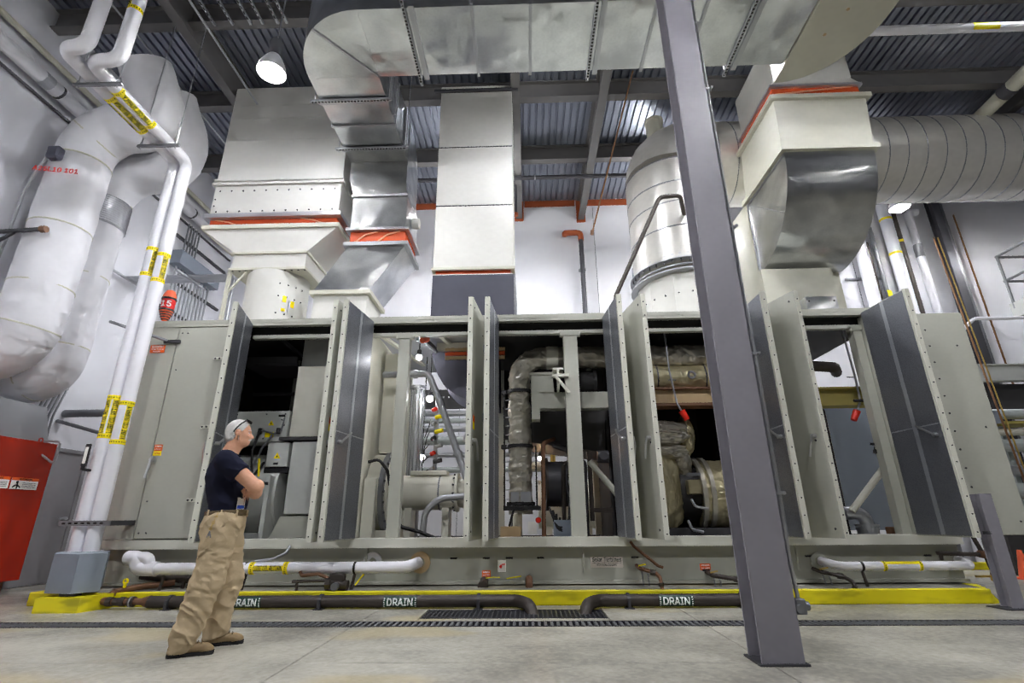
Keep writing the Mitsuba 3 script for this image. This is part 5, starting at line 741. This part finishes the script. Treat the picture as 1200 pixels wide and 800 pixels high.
# ---------------------------------------------------------------- the man: signed distance fields meshed with surface nets
class Field:
    """A figure in its own frame (x ahead, y to his left, z up), as a distance field on a grid; negative inside."""
    def __init__(s, lo, hi, h):
        s.lo, s.h = np.array(lo, float), h; s.n = np.ceil((np.array(hi) - s.lo) / h).astype(int) + 1; s.d = np.full(s.n, 0.25, np.float32)
    def block(s, lo, hi, pad=0.07):
        a = np.clip(np.floor((np.array(lo) - pad - s.lo) / s.h).astype(int), 0, s.n); b = np.clip(np.ceil((np.array(hi) + pad - s.lo) / s.h).astype(int) + 1, 0, s.n)
        if (b <= a).any(): return None, None
        g_ = np.meshgrid(*[s.lo[i] + s.h * np.arange(a[i], b[i]) for i in range(3)], indexing='ij'); return tuple(slice(a[i], b[i]) for i in range(3)), np.stack(g_, -1)
    def blend(s, sl, d, k, mode='add'):
        o = s.d[sl]
        if mode == 'add': h = np.clip(0.5 + 0.5 * (o - d) / k, 0, 1); s.d[sl] = o * (1 - h) + d * h - k * h * (1 - h)
        else: s.d[sl] = np.maximum(o, -d) if k <= 0 else -(lambda a, b, q: a * (1 - q) + b * q - k * q * (1 - q))(-o, d, np.clip(0.5 + 0.5 * (-o - d) / k, 0, 1))
        return s
    def bone(s, a, b, ra, rb, k=0.02, mode='add', flat=None):
        a, b = np.array(a, float), np.array(b, float); r = max(ra, rb); sl, p = s.block(np.minimum(a, b) - r, np.maximum(a, b) + r)
        if sl is None: return s
        t = np.clip(((p - a) @ (b - a)) / ((b - a) @ (b - a)), 0, 1); q = p - (a + t[..., None] * (b - a))
        if flat is not None: q = q * np.array(flat)
        return s.blend(sl, np.linalg.norm(q, axis=-1) - (ra + (rb - ra) * t), k, mode)
    def sleeve(s, a, b, ra, rb, k=0.03):
        a, b = np.array(a, float), np.array(b, float); r = max(ra, rb); sl, p = s.block(np.minimum(a, b) - r, np.maximum(a, b) + r); u = (b - a) / np.linalg.norm(b - a)
        t = np.clip(((p - a) @ (b - a)) / ((b - a) @ (b - a)), 0, 1.3); q = p - (a + t[..., None] * (b - a)); d = np.linalg.norm(q, axis=-1) - (ra + (rb - ra) * t)
        return s.blend(sl, np.maximum(d, (p - b) @ u), k)
    def ell(s, c, r, k=0.02, mode='add', rot=None):
        c, r = np.array(c, float), np.array(r, float); m = r.max() if rot is not None else r; sl, p = s.block(c - m, c + m)
        if sl is None: return s
        q = p - c
        if rot is not None: q = q @ np.array(rot)
        k0 = np.linalg.norm(q / r, axis=-1); k1 = np.linalg.norm(q / (r * r), axis=-1) + 1e-9
        return s.blend(sl, k0 * (k0 - 1) / k1, k, mode)
    def cut(s, n, o):
        """removes what lies on the side n points to"""
        n = np.array(n, float) / np.linalg.norm(n); g_ = np.stack(np.meshgrid(*[s.lo[i] + s.h * np.arange(s.n[i]) for i in range(3)], indexing='ij'), -1); s.d = np.maximum(s.d, ((g_ - np.array(o)) @ n).astype(np.float32)); return s
    def wrinkle(s, f, amp, seed, stretch=(1, 1, 1)):
        g_ = np.stack(np.meshgrid(*[s.lo[i] + s.h * np.arange(s.n[i]) for i in range(3)], indexing='ij'), -1); near = np.abs(s.d) < 0.05
        s.d[near] += (amp * (meshkit.fbm(g_[near] * f * np.array(stretch), 3, seed) - 0.5)).astype(np.float32); return s
    def fold(s, *sets):
        """slanting creases of cloth: ridged noise drawn out across a direction"""
        g_ = np.stack(np.meshgrid(*[s.lo[i] + s.h * np.arange(s.n[i]) for i in range(3)], indexing='ij'), -1); near = np.abs(s.d) < 0.05; p = g_[near]
        for d_, f, amp, seed in sets:
            u = p @ (np.array(d_) / np.linalg.norm(d_)); q = np.stack([u * f + 2.5 * meshkit.fbm(p * 5, 2, seed), p[:, 0] * f * 0.28, p[:, 1] * f * 0.28], -1)
            w = np.clip(1.7 * meshkit.noise(p * 4.5, seed + 9) - 0.35, 0, 1); s.d[near] -= (amp * w * ((1 - np.abs(2 * meshkit.noise(q, seed) - 1)) ** 2 - 0.3)).astype(np.float32)
        return s
    def mesh(s, smooth=4):
        d = s.d; n = d.shape; ins = d < 0; idx = np.full((n[0] - 1, n[1] - 1, n[2] - 1), -1); corner = [ins[i:n[0] - 1 + i, j:n[1] - 1 + j, k:n[2] - 1 + k] for i in (0, 1) for j in (0, 1) for k in (0, 1)]
        c = sum(x.astype(int) for x in corner); act = (c > 0) & (c < 8); idx[act] = np.arange(act.sum()); cells = np.argwhere(act); acc = np.zeros((len(cells), 3)); cnt = np.zeros(len(cells))
        off = [(i, j, k) for i in (0, 1) for j in (0, 1) for k in (0, 1)]
        for a in range(8):
            for b in range(a + 1, 8):
                if sum(abs(x - y) for x, y in zip(off[a], off[b])) != 1: continue
                pa, pb = cells + off[a], cells + off[b]; da, db = d[tuple(pa.T)], d[tuple(pb.T)]; m = (da < 0) != (db < 0); t = np.where(m, da / np.where(m, da - db, 1), 0)
                acc += np.where(m[:, None], pa + (pb - pa) * t[:, None], 0); cnt += m
        v = s.lo + s.h * acc / cnt[:, None]; f = []
        for ax in range(3):
            e = np.zeros(n, bool); sl0, sl1 = [slice(None)] * 3, [slice(None)] * 3; sl0[ax], sl1[ax] = slice(0, -1), slice(1, None)
            ch = ins[tuple(sl0)] != ins[tuple(sl1)]; pts = np.argwhere(ch); o1, o2 = [q for q in range(3) if q != ax]
            pts = pts[(pts[:, o1] > 0) & (pts[:, o2] > 0) & (pts[:, o1] < n[o1] - 1) & (pts[:, o2] < n[o2] - 1)]; u1, u2 = np.eye(3, dtype=int)[o1], np.eye(3, dtype=int)[o2]
            q = np.stack([idx[tuple((pts - w).T)] for w in (0 * u1, u1, u1 + u2, u2)], 1); flip = ins[tuple(pts.T)]
            if ax == 1: flip = ~flip
            q[flip] = q[flip][:, ::-1]; f += [q[:, [0, 1, 2]], q[:, [0, 2, 3]]]
        m = trimesh.Trimesh(v, np.vstack(f), process=False)
        if smooth: trimesh.smoothing.filter_taubin(m, iterations=smooth)
        if m.volume < 0: m.invert()
        return m
MAN = thing('person', 'white haired man in navy T-shirt and khaki trousers standing with folded arms', 'person')
ORI, FACE = A(-2.50, 4.43, 0.0), 27.0
def put(m): m = m.copy(); m = rotz(m, FACE); m.apply_translation(ORI); return m
def man(part, m, mat, smooth=True, label=None, kind=None): return add(f'{MAN}__{part}', put(m), mat, smooth, label=label, kind=kind)
# joints
HEAD = A(-0.045, 0, 1.675); SHR, SHL = A(-0.10, -0.195, 1.425), A(-0.08, 0.195, 1.425); ELR, ELL = A(0.145, -0.235, 1.215), A(0.15, 0.235, 1.19); WRR, WRL = A(0.175, 0.03, 1.235), A(0.15, -0.03, 1.17)
HPR, HPL = A(-0.045, -0.1, 0.93), A(-0.02, 0.1, 0.93); KNR, KNL = A(-0.085, -0.12, 0.5), A(0.035, 0.115, 0.5); ANR, ANL = A(-0.165, -0.14, 0.09), A(0.03, 0.14, 0.09)
def torso(F, o=0.0):
    F.ell((-0.115, 0, 1.30), (0.125 + o, 0.175 + o, 0.20 + o), 0.05); F.ell((-0.045, 0, 1.11), (0.145 + o, 0.165 + o, 0.18 + o), 0.06); F.ell((-0.04, 0, 0.96), (0.135 + o, 0.165 + o, 0.12 + o), 0.05)
    F.bone(SHR + A(0.0, 0.02, -0.01), SHL + A(0, -0.02, -0.01), 0.072 + o, 0.072 + o, 0.05); F.bone((-0.12, -0.1, 1.45), (-0.09, 0.1, 1.45), 0.06 + o, 0.06 + o, 0.05)
B = Field((-0.42, -0.42, -0.02), (0.45, 0.42, 1.86), 0.0075)
torso(B, -0.012)
for hp, kn, an in ((HPR, KNR, ANR), (HPL, KNL, ANL)): B.bone(hp, kn, 0.085, 0.055, 0.04); B.bone(kn, an, 0.055, 0.035, 0.02); B.bone(an + A(-0.03, 0, -0.03), an + A(0.14, 0, -0.055), 0.035, 0.025, 0.02)
B.bone((-0.105, 0, 1.47), (-0.06, 0, 1.60), 0.07, 0.064, 0.03); B.ell(HEAD + A(-0.012, 0, 0.02), (0.098, 0.077, 0.098), 0.02)
B.ell(HEAD + A(0.03, 0, -0.055), (0.062, 0.058, 0.066), 0.03); B.ell(HEAD + A(0.058, 0, -0.085), (0.028, 0.032, 0.024), 0.02)       # jaw and chin
B.ell(HEAD + A(0.07, 0, 0.022), (0.022, 0.052, 0.014), 0.014)                                                                     # brow
B.bone(HEAD + A(0.083, 0, 0.004), HEAD + A(0.108, 0, -0.03), 0.009, 0.0135, 0.01); B.ell(HEAD + A(0.094, 0, -0.036), (0.014, 0.019, 0.010), 0.008)  # nose
for s_ in (-1, 1):
    B.ell(HEAD + A(0.084, s_ * 0.03, 0.004), (0.014, 0.015, 0.010), 0.008, 'sub'); B.ell(HEAD + A(0.062, s_ * 0.044, -0.022), (0.022, 0.016, 0.018), 0.016)
    B.ell(HEAD + A(-0.012, s_ * 0.082, -0.005), (0.021, 0.010, 0.033), 0.006); B.ell(HEAD + A(-0.006, s_ * 0.093, -0.002), (0.010, 0.006, 0.018), 0.004, 'sub')
B.ell(HEAD + A(0.084, 0, -0.064), (0.012, 0.023, 0.007), 0.006); B.ell(HEAD + A(0.093, 0, -0.0575), (0.008, 0.024, 0.0022), 0.004, 'sub')
for sh, el, wr in ((SHR, ELR, WRR), (SHL, ELL, WRL)):
    B.bone(sh, el, 0.066, 0.054, 0.03); B.bone(el, el + (wr - el) * 0.4, 0.053, 0.054, 0.02); B.bone(el + (wr - el) * 0.4, wr, 0.054, 0.035, 0.02)
def hand(F, w, fwd, side, curl):
    """a palm from the wrist w along fwd, thumb on the given side, the fingers bending towards curl"""
    f, c = np.array(fwd, float), np.array(curl, float); f /= np.linalg.norm(f); c -= f * (c @ f); c /= np.linalg.norm(c); s_ = np.cross(f, c) * side
    F.bone(w, w + f * 0.05, 0.028, 0.03, 0.012); [F.bone(w + f * 0.02 + s_ * o, w + f * 0.085 + s_ * o * 1.1, 0.016, 0.014, 0.012) for o in (-0.028, -0.009, 0.01, 0.028)]
    for o, l in ((0.029, 0.072), (0.0105, 0.08), (-0.0095, 0.075), (-0.029, 0.06)):
        k0 = w + f * 0.088 + s_ * o * 1.12; k1 = k0 + (f * 0.93 + c * 0.35) * l * 0.5; k2 = k1 + (f * 0.55 + c * 0.8) * l * 0.32; k3 = k2 + (f * 0.25 + c * 0.95) * l * 0.25
        F.bone(k0, k1, 0.0095, 0.009, 0.003); F.bone(k1, k2, 0.009, 0.0085, 0.003); F.bone(k2, k3, 0.0085, 0.0075, 0.003)
    t0 = w + f * 0.028 + s_ * 0.026; t1 = t0 + f * 0.03 + s_ * 0.028 + c * 0.008; t2 = t1 + f * 0.032 + s_ * 0.008 + c * 0.008; F.bone(t0, t1, 0.015, 0.012, 0.008); F.bone(t1, t2, 0.011, 0.009, 0.003)
hand(B, WRR, (-0.03, 0.98, 0.05), -1, (-1, 0.25, -0.1)); hand(B, WRL, (-0.35, -0.9, -0.02), 1, (-0.75, -0.1, 0.85))
man('body', B.mesh(3), 'skin')
for s_ in (-1, 1):
    e = trimesh.creation.icosphere(2, 0.0105); e.apply_translation(HEAD + A(0.0715, s_ * 0.031, 0.003)); man('eye', e, 'white_ink'); e = trimesh.creation.icosphere(2, 0.0065); e.apply_translation(HEAD + A(0.0765, s_ * 0.0335, 0.003)); man('pupil', e, 'ink')
    man('eyelid', tube([HEAD + A(0.072, s_ * 0.019, 0.010), HEAD + A(0.083, s_ * 0.031, 0.0135), HEAD + A(0.073, s_ * 0.044, 0.009)], 0.0035, 0.01, 6), 'skin'); man('eyebrow', tube([HEAD + A(0.089, s_ * 0.014, 0.024), HEAD + A(0.086, s_ * 0.035, 0.030), HEAD + A(0.070, s_ * 0.052, 0.022)], 0.0042, 0.01, 6), 'hair')
H = Field(HEAD - 0.16, HEAD + 0.16, 0.005); H.ell(HEAD + A(-0.014, 0, 0.021), (0.1025, 0.081, 0.1015), 0.01); H.bone(HEAD + A(-0.066, -0.025, -0.045), HEAD + A(-0.066, 0.025, -0.045), 0.036, 0.036, 0.03)
H.cut((0.72, 0, -0.5), HEAD + A(0.045, 0, 0.045)); H.ell(HEAD + A(-0.005, -0.09, -0.012), (0.032, 0.03, 0.04), 0.006, 'sub'); H.ell(HEAD + A(-0.005, 0.09, -0.012), (0.032, 0.03, 0.04), 0.006, 'sub'); H.cut((0.25, 0, -1), HEAD + A(0, 0, -0.068)); H.wrinkle(60, 0.012, 3)
man('hair', H.mesh(1), 'hair', label='short white hair')
M_ = Field(HEAD + A(0.04, -0.06, -0.09), HEAD + A(0.13, 0.06, -0.02), 0.003); M_.bone(HEAD + A(0.094, 0, -0.049), HEAD + A(0.079, -0.03, -0.058), 0.008, 0.006, 0.004); M_.bone(HEAD + A(0.094, 0, -0.049), HEAD + A(0.079, 0.03, -0.058), 0.008, 0.006, 0.004); man('moustache', M_.mesh(2), 'hair', label='white moustache')
for s_ in (-1, 1): man('glasses_arm', tube([HEAD + A(-0.045, s_ * 0.086, 0.0), HEAD + A(-0.03, s_ * 0.088, 0.03), HEAD + A(0.0, s_ * 0.088, 0.07), HEAD + A(0.045, s_ * 0.065, 0.112)], 0.005, 0.05, 8), 'black', label='black sunglasses pushed up on his head')
man('glasses_front', tube([HEAD + A(0.042, -0.066, 0.11), HEAD + A(0.062, -0.02, 0.112), HEAD + A(0.062, 0.02, 0.112), HEAD + A(0.042, 0.066, 0.11)], 0.007, 0.03, 8), 'black')
for s_ in (-1, 1): man('lens', cyl(HEAD + A(0.060, s_ * 0.033, 0.105), HEAD + A(0.064, s_ * 0.034, 0.114), 0.024, 16), 'black')
# shirt
S = Field((-0.36, -0.38, 0.9), (0.32, 0.38, 1.56), 0.0075); torso(S, 0.004)
for sh, el in ((SHR, ELR), (SHL, ELL)): S.sleeve(sh, sh + (el - sh) * 0.50, 0.079, 0.083, 0.03)
S.wrinkle(11, 0.010, 7, (1, 1, 2.2)); S.fold(((0.5, 0.4, 1.0), 12, 0.014, 3)); S.cut((0.1, 0, -1), (0, 0, 1.005)); S.bone((-0.09, 0, 1.50), (-0.04, 0, 1.62), 0.073, 0.09, 0.008, 'sub'); man('shirt', S.mesh(3), 'shirt', label='navy blue T-shirt')
man('collar', sweep(np.array([(-0.093 + 0.074 * math.cos(a) + 0.012, 0.074 * math.sin(a), 1.500 - 0.022 * math.cos(a)) for a in np.linspace(0, 2 * math.pi, 33)]), 0.006, 6, False), 'shirt')
# trousers
K = Field((-0.42, -0.36, 0.02), (0.36, 0.36, 1.06), 0.0085); K.ell((-0.04, 0, 0.955), (0.150, 0.180, 0.115), 0.04); K.ell((-0.10, -0.02, 0.87), (0.105, 0.15, 0.12), 0.05)
for hp, kn, an in ((HPR, KNR, ANR), (HPL, KNL, ANL)): K.bone(hp + A(-0.01, 0, -0.02), kn, 0.128, 0.110, 0.035); K.bone(kn, an + A(-0.012, 0, 0.05), 0.110, 0.092, 0.03); K.bone(an + A(-0.012, 0, 0.06), an + A(-0.02, 0, -0.01), 0.092, 0.08, 0.02)
K.fold(((0.7, 0.2, 1.0), 17, 0.020, 12), ((0.6, -0.3, -1.0), 22, 0.018, 5), ((0.1, 0.1, 1.0), 30, 0.012, 8)); K.cut((0, 0, 1), (0, 0, 1.015))
K.cut((0.25, 0, -1), (0, 0, 0.055)); man('trousers', K.mesh(1), 'khaki', label='baggy khaki trousers')
man('belt', cat([sweep(np.array([(-0.04 + (0.150 + 0.005) * math.cos(a), (0.180 + 0.005) * math.sin(a), 1.005 + dz + 0.008 * math.cos(a)) for a in np.linspace(0, 2 * math.pi, 49)]), 0.010, 6, False) for dz in (-0.014, -0.004, 0.006, 0.014)]), 'belt', label='olive brown belt')
man('buckle', box(0.108, 0.122, -0.03, 0.03, 0.992, 1.032), 'brass')
for a in (-100, -60, -140, -20): t = math.radians(a); man('belt_loop', bar((-0.04 + 0.166 * math.cos(t), 0.196 * math.sin(t), 0.975), (-0.04 + 0.166 * math.cos(t), 0.196 * math.sin(t), 1.032), 0.014), 'khaki')
man('key_chain', cat([ring((-0.095 - 0.006 * i, -0.20 - 0.007 * i, 1.0 - 0.022 * i), (0.3, 1, 0.2) if i % 2 else (1, 0.2, 0), 0.007, 0.004, 0.004, 10) for i in range(6)]), 'brass', False, label='key chain hanging from the belt')
man('key', cat([bar((-0.125, -0.242, 0.872), (-0.14 + 0.014 * i, -0.248, 0.825 + 0.008 * (i % 2)), 0.008, 0.004) for i in range(3)]), 'galv_dull', False)
def badge(m): m = move(rotz(m, -50), 0.058, -0.140, 1.085); return m
k = man('badge', badge(box(0.0, 0.004, -0.036, 0.036, -0.048, 0.044)), 'label_white', False, label='white name badge clipped to the shirt')
add(k + '__stripe', put(badge(box(0.004, 0.0055, -0.032, 0.032, -0.044, -0.018))), 'blue_plastic'); add(k + '__clip', put(badge(box(-0.006, 0.006, -0.009, 0.009, 0.036, 0.075))), 'black')
# shoes
for an in (ANR, ANL):
    G = Field(an + A(-0.16, -0.09, -0.09), an + A(0.26, 0.09, 0.09), 0.006); G.ell(an + A(-0.03, 0, -0.035), (0.075, 0.046, 0.055), 0.03); G.bone(an + A(-0.02, 0, -0.03), an + A(0.13, 0, -0.048), 0.045, 0.034, 0.03, flat=(1, 0.95, 1)); G.ell(an + A(0.145, 0, -0.055), (0.055, 0.045, 0.034), 0.03); G.cut((0, 0, -1), (0, 0, 0.022)); k = man('shoe', G.mesh(2), 'boot', label='brown leather shoe')
    o = Point(0, 0).buffer(0.047).union(Polygon([(-0.0, -0.045), (0.24, -0.04), (0.24, 0.04), (0.0, 0.045)])).union(Point(0.215, 0).buffer(0.05)); sm = extr(o.simplify(0.002), 0.0, 0.026); sm.apply_translation([an[0] - 0.06, an[1], 0]); add(k + '__sole', put(sm), 'rubber')
    add(k + '__lace', put(cat([tube([an + A(x, -0.03, z - 0.004), an + A(x + 0.004, 0, z + 0.006), an + A(x, 0.03, z - 0.004)], 0.004, 0.02, 6) for x, z in ((0.06, 0.008), (0.085, 0.0), (0.11, -0.008))])), 'belt', True)

# ---------------------------------------------------------------- right end of the hall
k = thing('wall_riser', 'fat white riser pipe with yellow bands on the back wall right of the elbow', 'pipe'); add(k + '__pipe', cyl((9.45, 11.65, 0.01), (9.45, 11.65, 9.1), 0.14, 18), 'pvc', 40)
for z in (7.2, 8.2): add(k + '__band', ring((9.45, 11.65, z), (0, 0, 1), 0.139, 0.004, 0.06, 18), 'tape_yellow')
k = thing('wall_riser', 'black riser with yellow bands beside the fat white riser pipe', 'pipe'); add(k + '__pipe', cyl((9.72, 11.7, 0.01), (9.72, 11.7, 9.1), 0.06, 12), 'iron', 40)
for z in (7.6, 8.5): add(k + '__band', ring((9.72, 11.7, z), (0, 0, 1), 0.059, 0.006, 0.07, 14), 'tape_yellow')
k = thing('wall_riser', 'white riser pipe ending in a small elbow right of the black riser', 'pipe'); add(k + '__pipe', tube([(10.1, 11.7, 0.01), (10.1, 11.7, 8.45), (10.35, 11.7, 8.45)], 0.09, 0.12, 16), 'pvc', 40); add(k + '__coupling', ring((10.1, 11.7, 7.3), (0, 0, 1), 0.089, 0.01, 0.35, 18), 'galv_dull')
k = thing('wall_riser', 'white riser pipe close to the curved galvanized elbow', 'pipe'); add(k + '__pipe', cyl((8.62, 11.65, 0.01), (8.62, 11.65, 8.0), 0.14, 18), 'pvc', 40); each(k + '__strut', [box(8.2, 9.2, 11.85, 11.895, z, z + 0.06) for z in (5.75, 6.6)], 'galv_dull')
k = thing('wall_riser', 'thin grey riser with a yellow label between the white risers', 'pipe'); add(k + '__pipe', cyl((9.02, 11.7, 0.01), (9.02, 11.7, 8.0), 0.05, 12), 'galv_dull', 40); add(k + '__label', box(8.98, 9.08, 11.63, 11.645, 5.85, 6.2), 'tape_yellow')
k = thing('wall_riser', 'thin dark riser left of the yellow labelled grey riser', 'pipe'); add(k + '__pipe', cyl((8.88, 11.75, 0.01), (8.88, 11.75, 7.6), 0.035, 10), 'iron', 40)
k = thing('wall_column', 'dark steel wall column at the right of the back wall', 'column'); add(k + '__column', ibeam((10.85, 11.66, 0.0), (10.85, 11.66, 9.2), 0.2, 0.22, 0.016), 'dark_steel'); add(k + '__edge', box(10.99, 11.1, 11.75, 11.895, 0, 9.0), 'galv_dull')
k = thing('copper_line', 'thin copper line running down the wall beside the dark wall column', 'pipe'); add(k + '__pipe', tube([(11.35, 11.8, 8.4), (11.4, 11.8, 2.0)], 0.02, 0, 8), 'copper', 40)
k = thing('copper_line', 'pair of thin copper lines dropping past the free edge of the end door', 'pipe'); add(k + '__pipe', tube([(8.4, 9.3, 6.3), (8.55, 9.2, 0.6)], 0.016, 0, 8), 'copper', 40); add(k + '__pipe', tube([(8.48, 9.3, 6.3), (8.62, 9.2, 0.6)], 0.012, 0, 8), 'brass', 40)
k = thing('white_conduit', 'white conduit bending over from the roof to a grey box at the right edge', 'conduit'); add(k + '__pipe', tube([(11.5, 9.4, 4.55), (8.75, 9.4, 4.55), (8.45, 9.4, 4.3), (8.45, 9.4, 2.75)], 0.035, 0.25, 10), 'pvc', 40); add(k + '__box', box(8.35, 8.58, 9.33, 9.5, 2.5, 2.72), 'box_blue')
k = thing('mezzanine', 'steel mezzanine platform with handrails at the right edge', 'platform'); add(k + '__deck', box(9.75, 14, 7.2, 9.6, 4.72, 4.78), 'beam'); add(k + '__toe_plate', box(9.72, 9.76, 7.2, 9.6, 4.62, 4.92), 'grey_panel'); add(k + '__toe_plate', box(9.76, 14, 9.56, 9.6, 4.62, 4.92), 'grey_panel')
for y in (7.4, 9.52): add(k + '__post', cyl((9.74, y, 4.8), (9.74, y, 5.95), 0.025, 10), 'galv_dull', 40)
for z in (5.4, 5.95): add(k + '__rail', cyl((9.74, 7.2, z), (9.74, 9.55, z), 0.025, 10), 'galv_dull', 40); add(k + '__rail', cyl((9.74, 9.55, z), (14, 9.55, z), 0.025, 10), 'galv_dull', 40)
add(k + '__beam', ibeam((8.6, 9.9, 3.75), (14, 9.9, 3.75), 0.15, 0.34), 'grey_panel'); add(k + '__column', ibeam((13.6, 9.8, 0), (13.6, 9.8, 4.7), 0.2, 0.2, 0.015), 'beam'); add(k + '__back_panel', box(8.7, 14, 10.1, 10.14, 2.9, 3.4), 'interior_dark')
k = thing('skid_piping', 'stack of pale horizontal pipes and shelves far right under the mezzanine', 'pipes')
for i, (z, r, m_) in enumerate(((2.78, 0.10, 'teal_pipe'), (2.45, 0.07, 'cream'), (2.18, 0.12, 'teal_pipe'), (1.72, 0.10, 'galv_plain'), (1.35, 0.14, 'teal_pipe'), (1.02, 0.06, 'galv_plain'))): add(k + '__pipe', cyl((8.3, 10.0 + 0.1 * (i % 2), z), (14, 10.0 + 0.1 * (i % 2), z), r, 16), m_, 40)
for x in (8.5, 9.3, 10.4): add(k + '__post', box(x, x + 0.09, 10.2, 10.3, 0, 2.95), 'teal_pipe')
for i in range(12): add(k + '__slat', box(8.6 + 0.12 * i, 8.65 + 0.12 * i, 10.3, 10.33, 1.85, 2.35), 'galv_plain')
add(k + '__shelf', box(8.3, 14, 9.9, 10.4, 2.58, 2.63), 'beam_olive'); add(k + '__flange', cat([ring((8.55, 10.0, 2.18), (1, 0, 0), 0.1, 0.09, 0.05, 20)]), 'galv_plain')
k = thing('dark_cabinet', 'narrow dark cabinet on the floor far right behind the guard post', 'cabinet'); add(k + '__body', box(7.93, 8.22, 9.2, 9.5, 0.05, 1.0, 0.01), 'interior_dark'); add(k + '__foot', box(7.95, 8.20, 9.22, 9.48, 0, 0.05), 'black')
k = thing('traffic_cone', 'small orange-red cone on the floor at the right edge', 'cone'); add(k + '__cone', lathe([(0.1, 0.02), (0.03, 0.42), (0, 0.42)], (7.66, 8.75, 0), n=18), 'plastic_orange', 40); add(k + '__base', box(7.52, 7.80, 8.61, 8.89, 0, 0.025), 'plastic_orange')
k = add('floor_curb', box(6.6, 8.4, 10.2, 10.35, 0, 0.12, 0.01), 'yellow_paint', label='yellow curb far back on the floor right of the machine', cat='curb')
k = thing('roof_pipe', 'white pipe with a yellow tag crossing under the roof at the upper right', 'pipe'); add(k + '__pipe', cyl((4.9, 6.0, 8.08), (16, 6.0, 8.08), 0.07, 16), 'pvc', 40); add(k + '__tag', band_x(7.0, 7.4, 6.0, 8.08, 0.071, -1.2, 1.0, 10), 'tape_yellow')
add(k + '__hanger', cat([cyl((8.4, 6.0, 8.15), (8.4, 6.0, 9.1), 0.008, 6), ring((8.4, 6.0, 8.08), (1, 0, 0), 0.071, 0.008, 0.03, 16)]), 'iron')
k = thing('roof_drain', 'pale roof drain pipe slanting under the roof at the upper right corner', 'pipe'); add(k + '__pipe', tube([(9.0, 4.5, 8.5), (9.3, 9.3, 8.5), (9.35, 9.9, 8.5)], 0.13, 0.1, 16), 'duct_beige', 40); add(k + '__coupling', cat([ring((9.2, 7.7, 8.5), (0, 1, 0), 0.13, 0.015, 0.2, 18)]), 'dark_steel')
k = thing('sprinkler_pipe', 'thin dark sprinkler pipe running across under the roof behind the white duct', 'pipe'); add(k + '__pipe', cyl((-3.0, 10.0, 8.55), (4.0, 10.0, 8.55), 0.05, 12), 'dark_steel', 40); add(k + '__hanger', cat([ring((x, 10.0, 8.55), (1, 0, 0), 0.05, 0.01, 0.03, 14) for x in (0.3, 2.0)]), 'galv_plain')
k = thing('rust_drop', 'thin rusty rod slanting down from the roof in the middle', 'pipe'); add(k + '__pipe', tube([(2.19, 7.6, 9.15), (1.41, 9.0, 6.43)], 0.016, 0, 8), 'copper', 40); add(k + '__end', cyl((1.41, 9.0, 6.47), (1.40, 9.02, 6.38), 0.035, 10), 'rust')
k = thing('wall_downpipe', 'dark downpipe with a rusty elbow on the back wall', 'pipe'); add(k + '__pipe', cyl((1.52, 11.72, 0.01), (1.52, 11.72, 8.0), 0.06, 14), 'dark_steel', 40); add(k + '__elbow', tube([(1.52, 11.72, 7.85), (1.52, 11.72, 8.08), (1.1, 11.72, 8.08), (1.1, 11.72, 8.0)], 0.075, 0.1, 14), 'firestop', 40, label='rusty red elbow'); each(k + '__strap', [box(1.43, 1.61, 11.78, 11.895, z, z + 0.05) for z in (5.0, 7.0)], 'galv_dull')
k = thing('wall_downpipe', 'thin black pipe hanging beside the roof girder in the middle', 'pipe'); add(k + '__pipe', cyl((-0.17, 10.4, 7.85), (-0.17, 10.4, 9.1), 0.035, 10), 'dark_steel', 40); add(k + '__end', cyl((-0.17, 10.4, 7.78), (-0.17, 10.4, 7.85), 0.06, 12), 'firestop')
k = thing('gas_meter', 'small gas valve assembly on the back wall left of the exhaust stack', 'valve'); add(k + '__bracket', box(2.9, 3.1, 11.6, 11.898, 6.45, 6.5), 'galv_dull'); add(k + '__pipe', tube([(3.0, 11.7, 8.3), (3.0, 11.7, 5.9)], 0.03, 0, 10), 'galv_dull', 40); add(k + '__pipe', tube([(2.75, 11.6, 6.9), (3.4, 11.6, 6.95)], 0.035, 0, 10), 'galv_plain', 40); add(k + '__body', cat([cyl((3.05, 11.6, 6.2), (3.05, 11.6, 6.6), 0.09, 12), cyl((2.95, 11.6, 6.35), (3.4, 11.6, 6.35), 0.06, 12)]), 'galv_plain', 40); add(k + '__hose', tube([(2.78, 11.6, 6.85), (2.75, 11.6, 6.2), (3.0, 11.6, 5.4), (3.05, 11.6, 4.8)], 0.03, 0.3, 8), 'box_blue', 40)
# slotted strut drops and rods at the upper left
k = thing('strut_hangers', 'row of slotted strut hangers under the roof at the upper left', 'struts')
for i, x in enumerate((-5.05, -4.75, -4.45, -4.25, -4.0, -3.85)): add(k + '__strut', box(x, x + 0.035, 4.0, 6.0, 8.66, 8.70), 'galv_plain'); add(k + '__slot', cat([box(x + 0.008, x + 0.027, 4.05 + 0.09 * j, 4.1 + 0.09 * j, 8.655, 8.66) for j in range(21)]), 'rubber', kind='stuff')
k = thing('roof_conduit', 'long thin conduit running back under the roof left of the wide duct', 'conduit'); add(k + '__pipe', cyl((-5.0, 2.5, 8.4), (-5.0, 11.5, 8.4), 0.02, 8), 'galv_plain', 40); add(k + '__pipe', cyl((-6.3, 3.0, 8.5), (-6.3, 11.6, 8.5), 0.016, 8), 'galv_plain', 40)
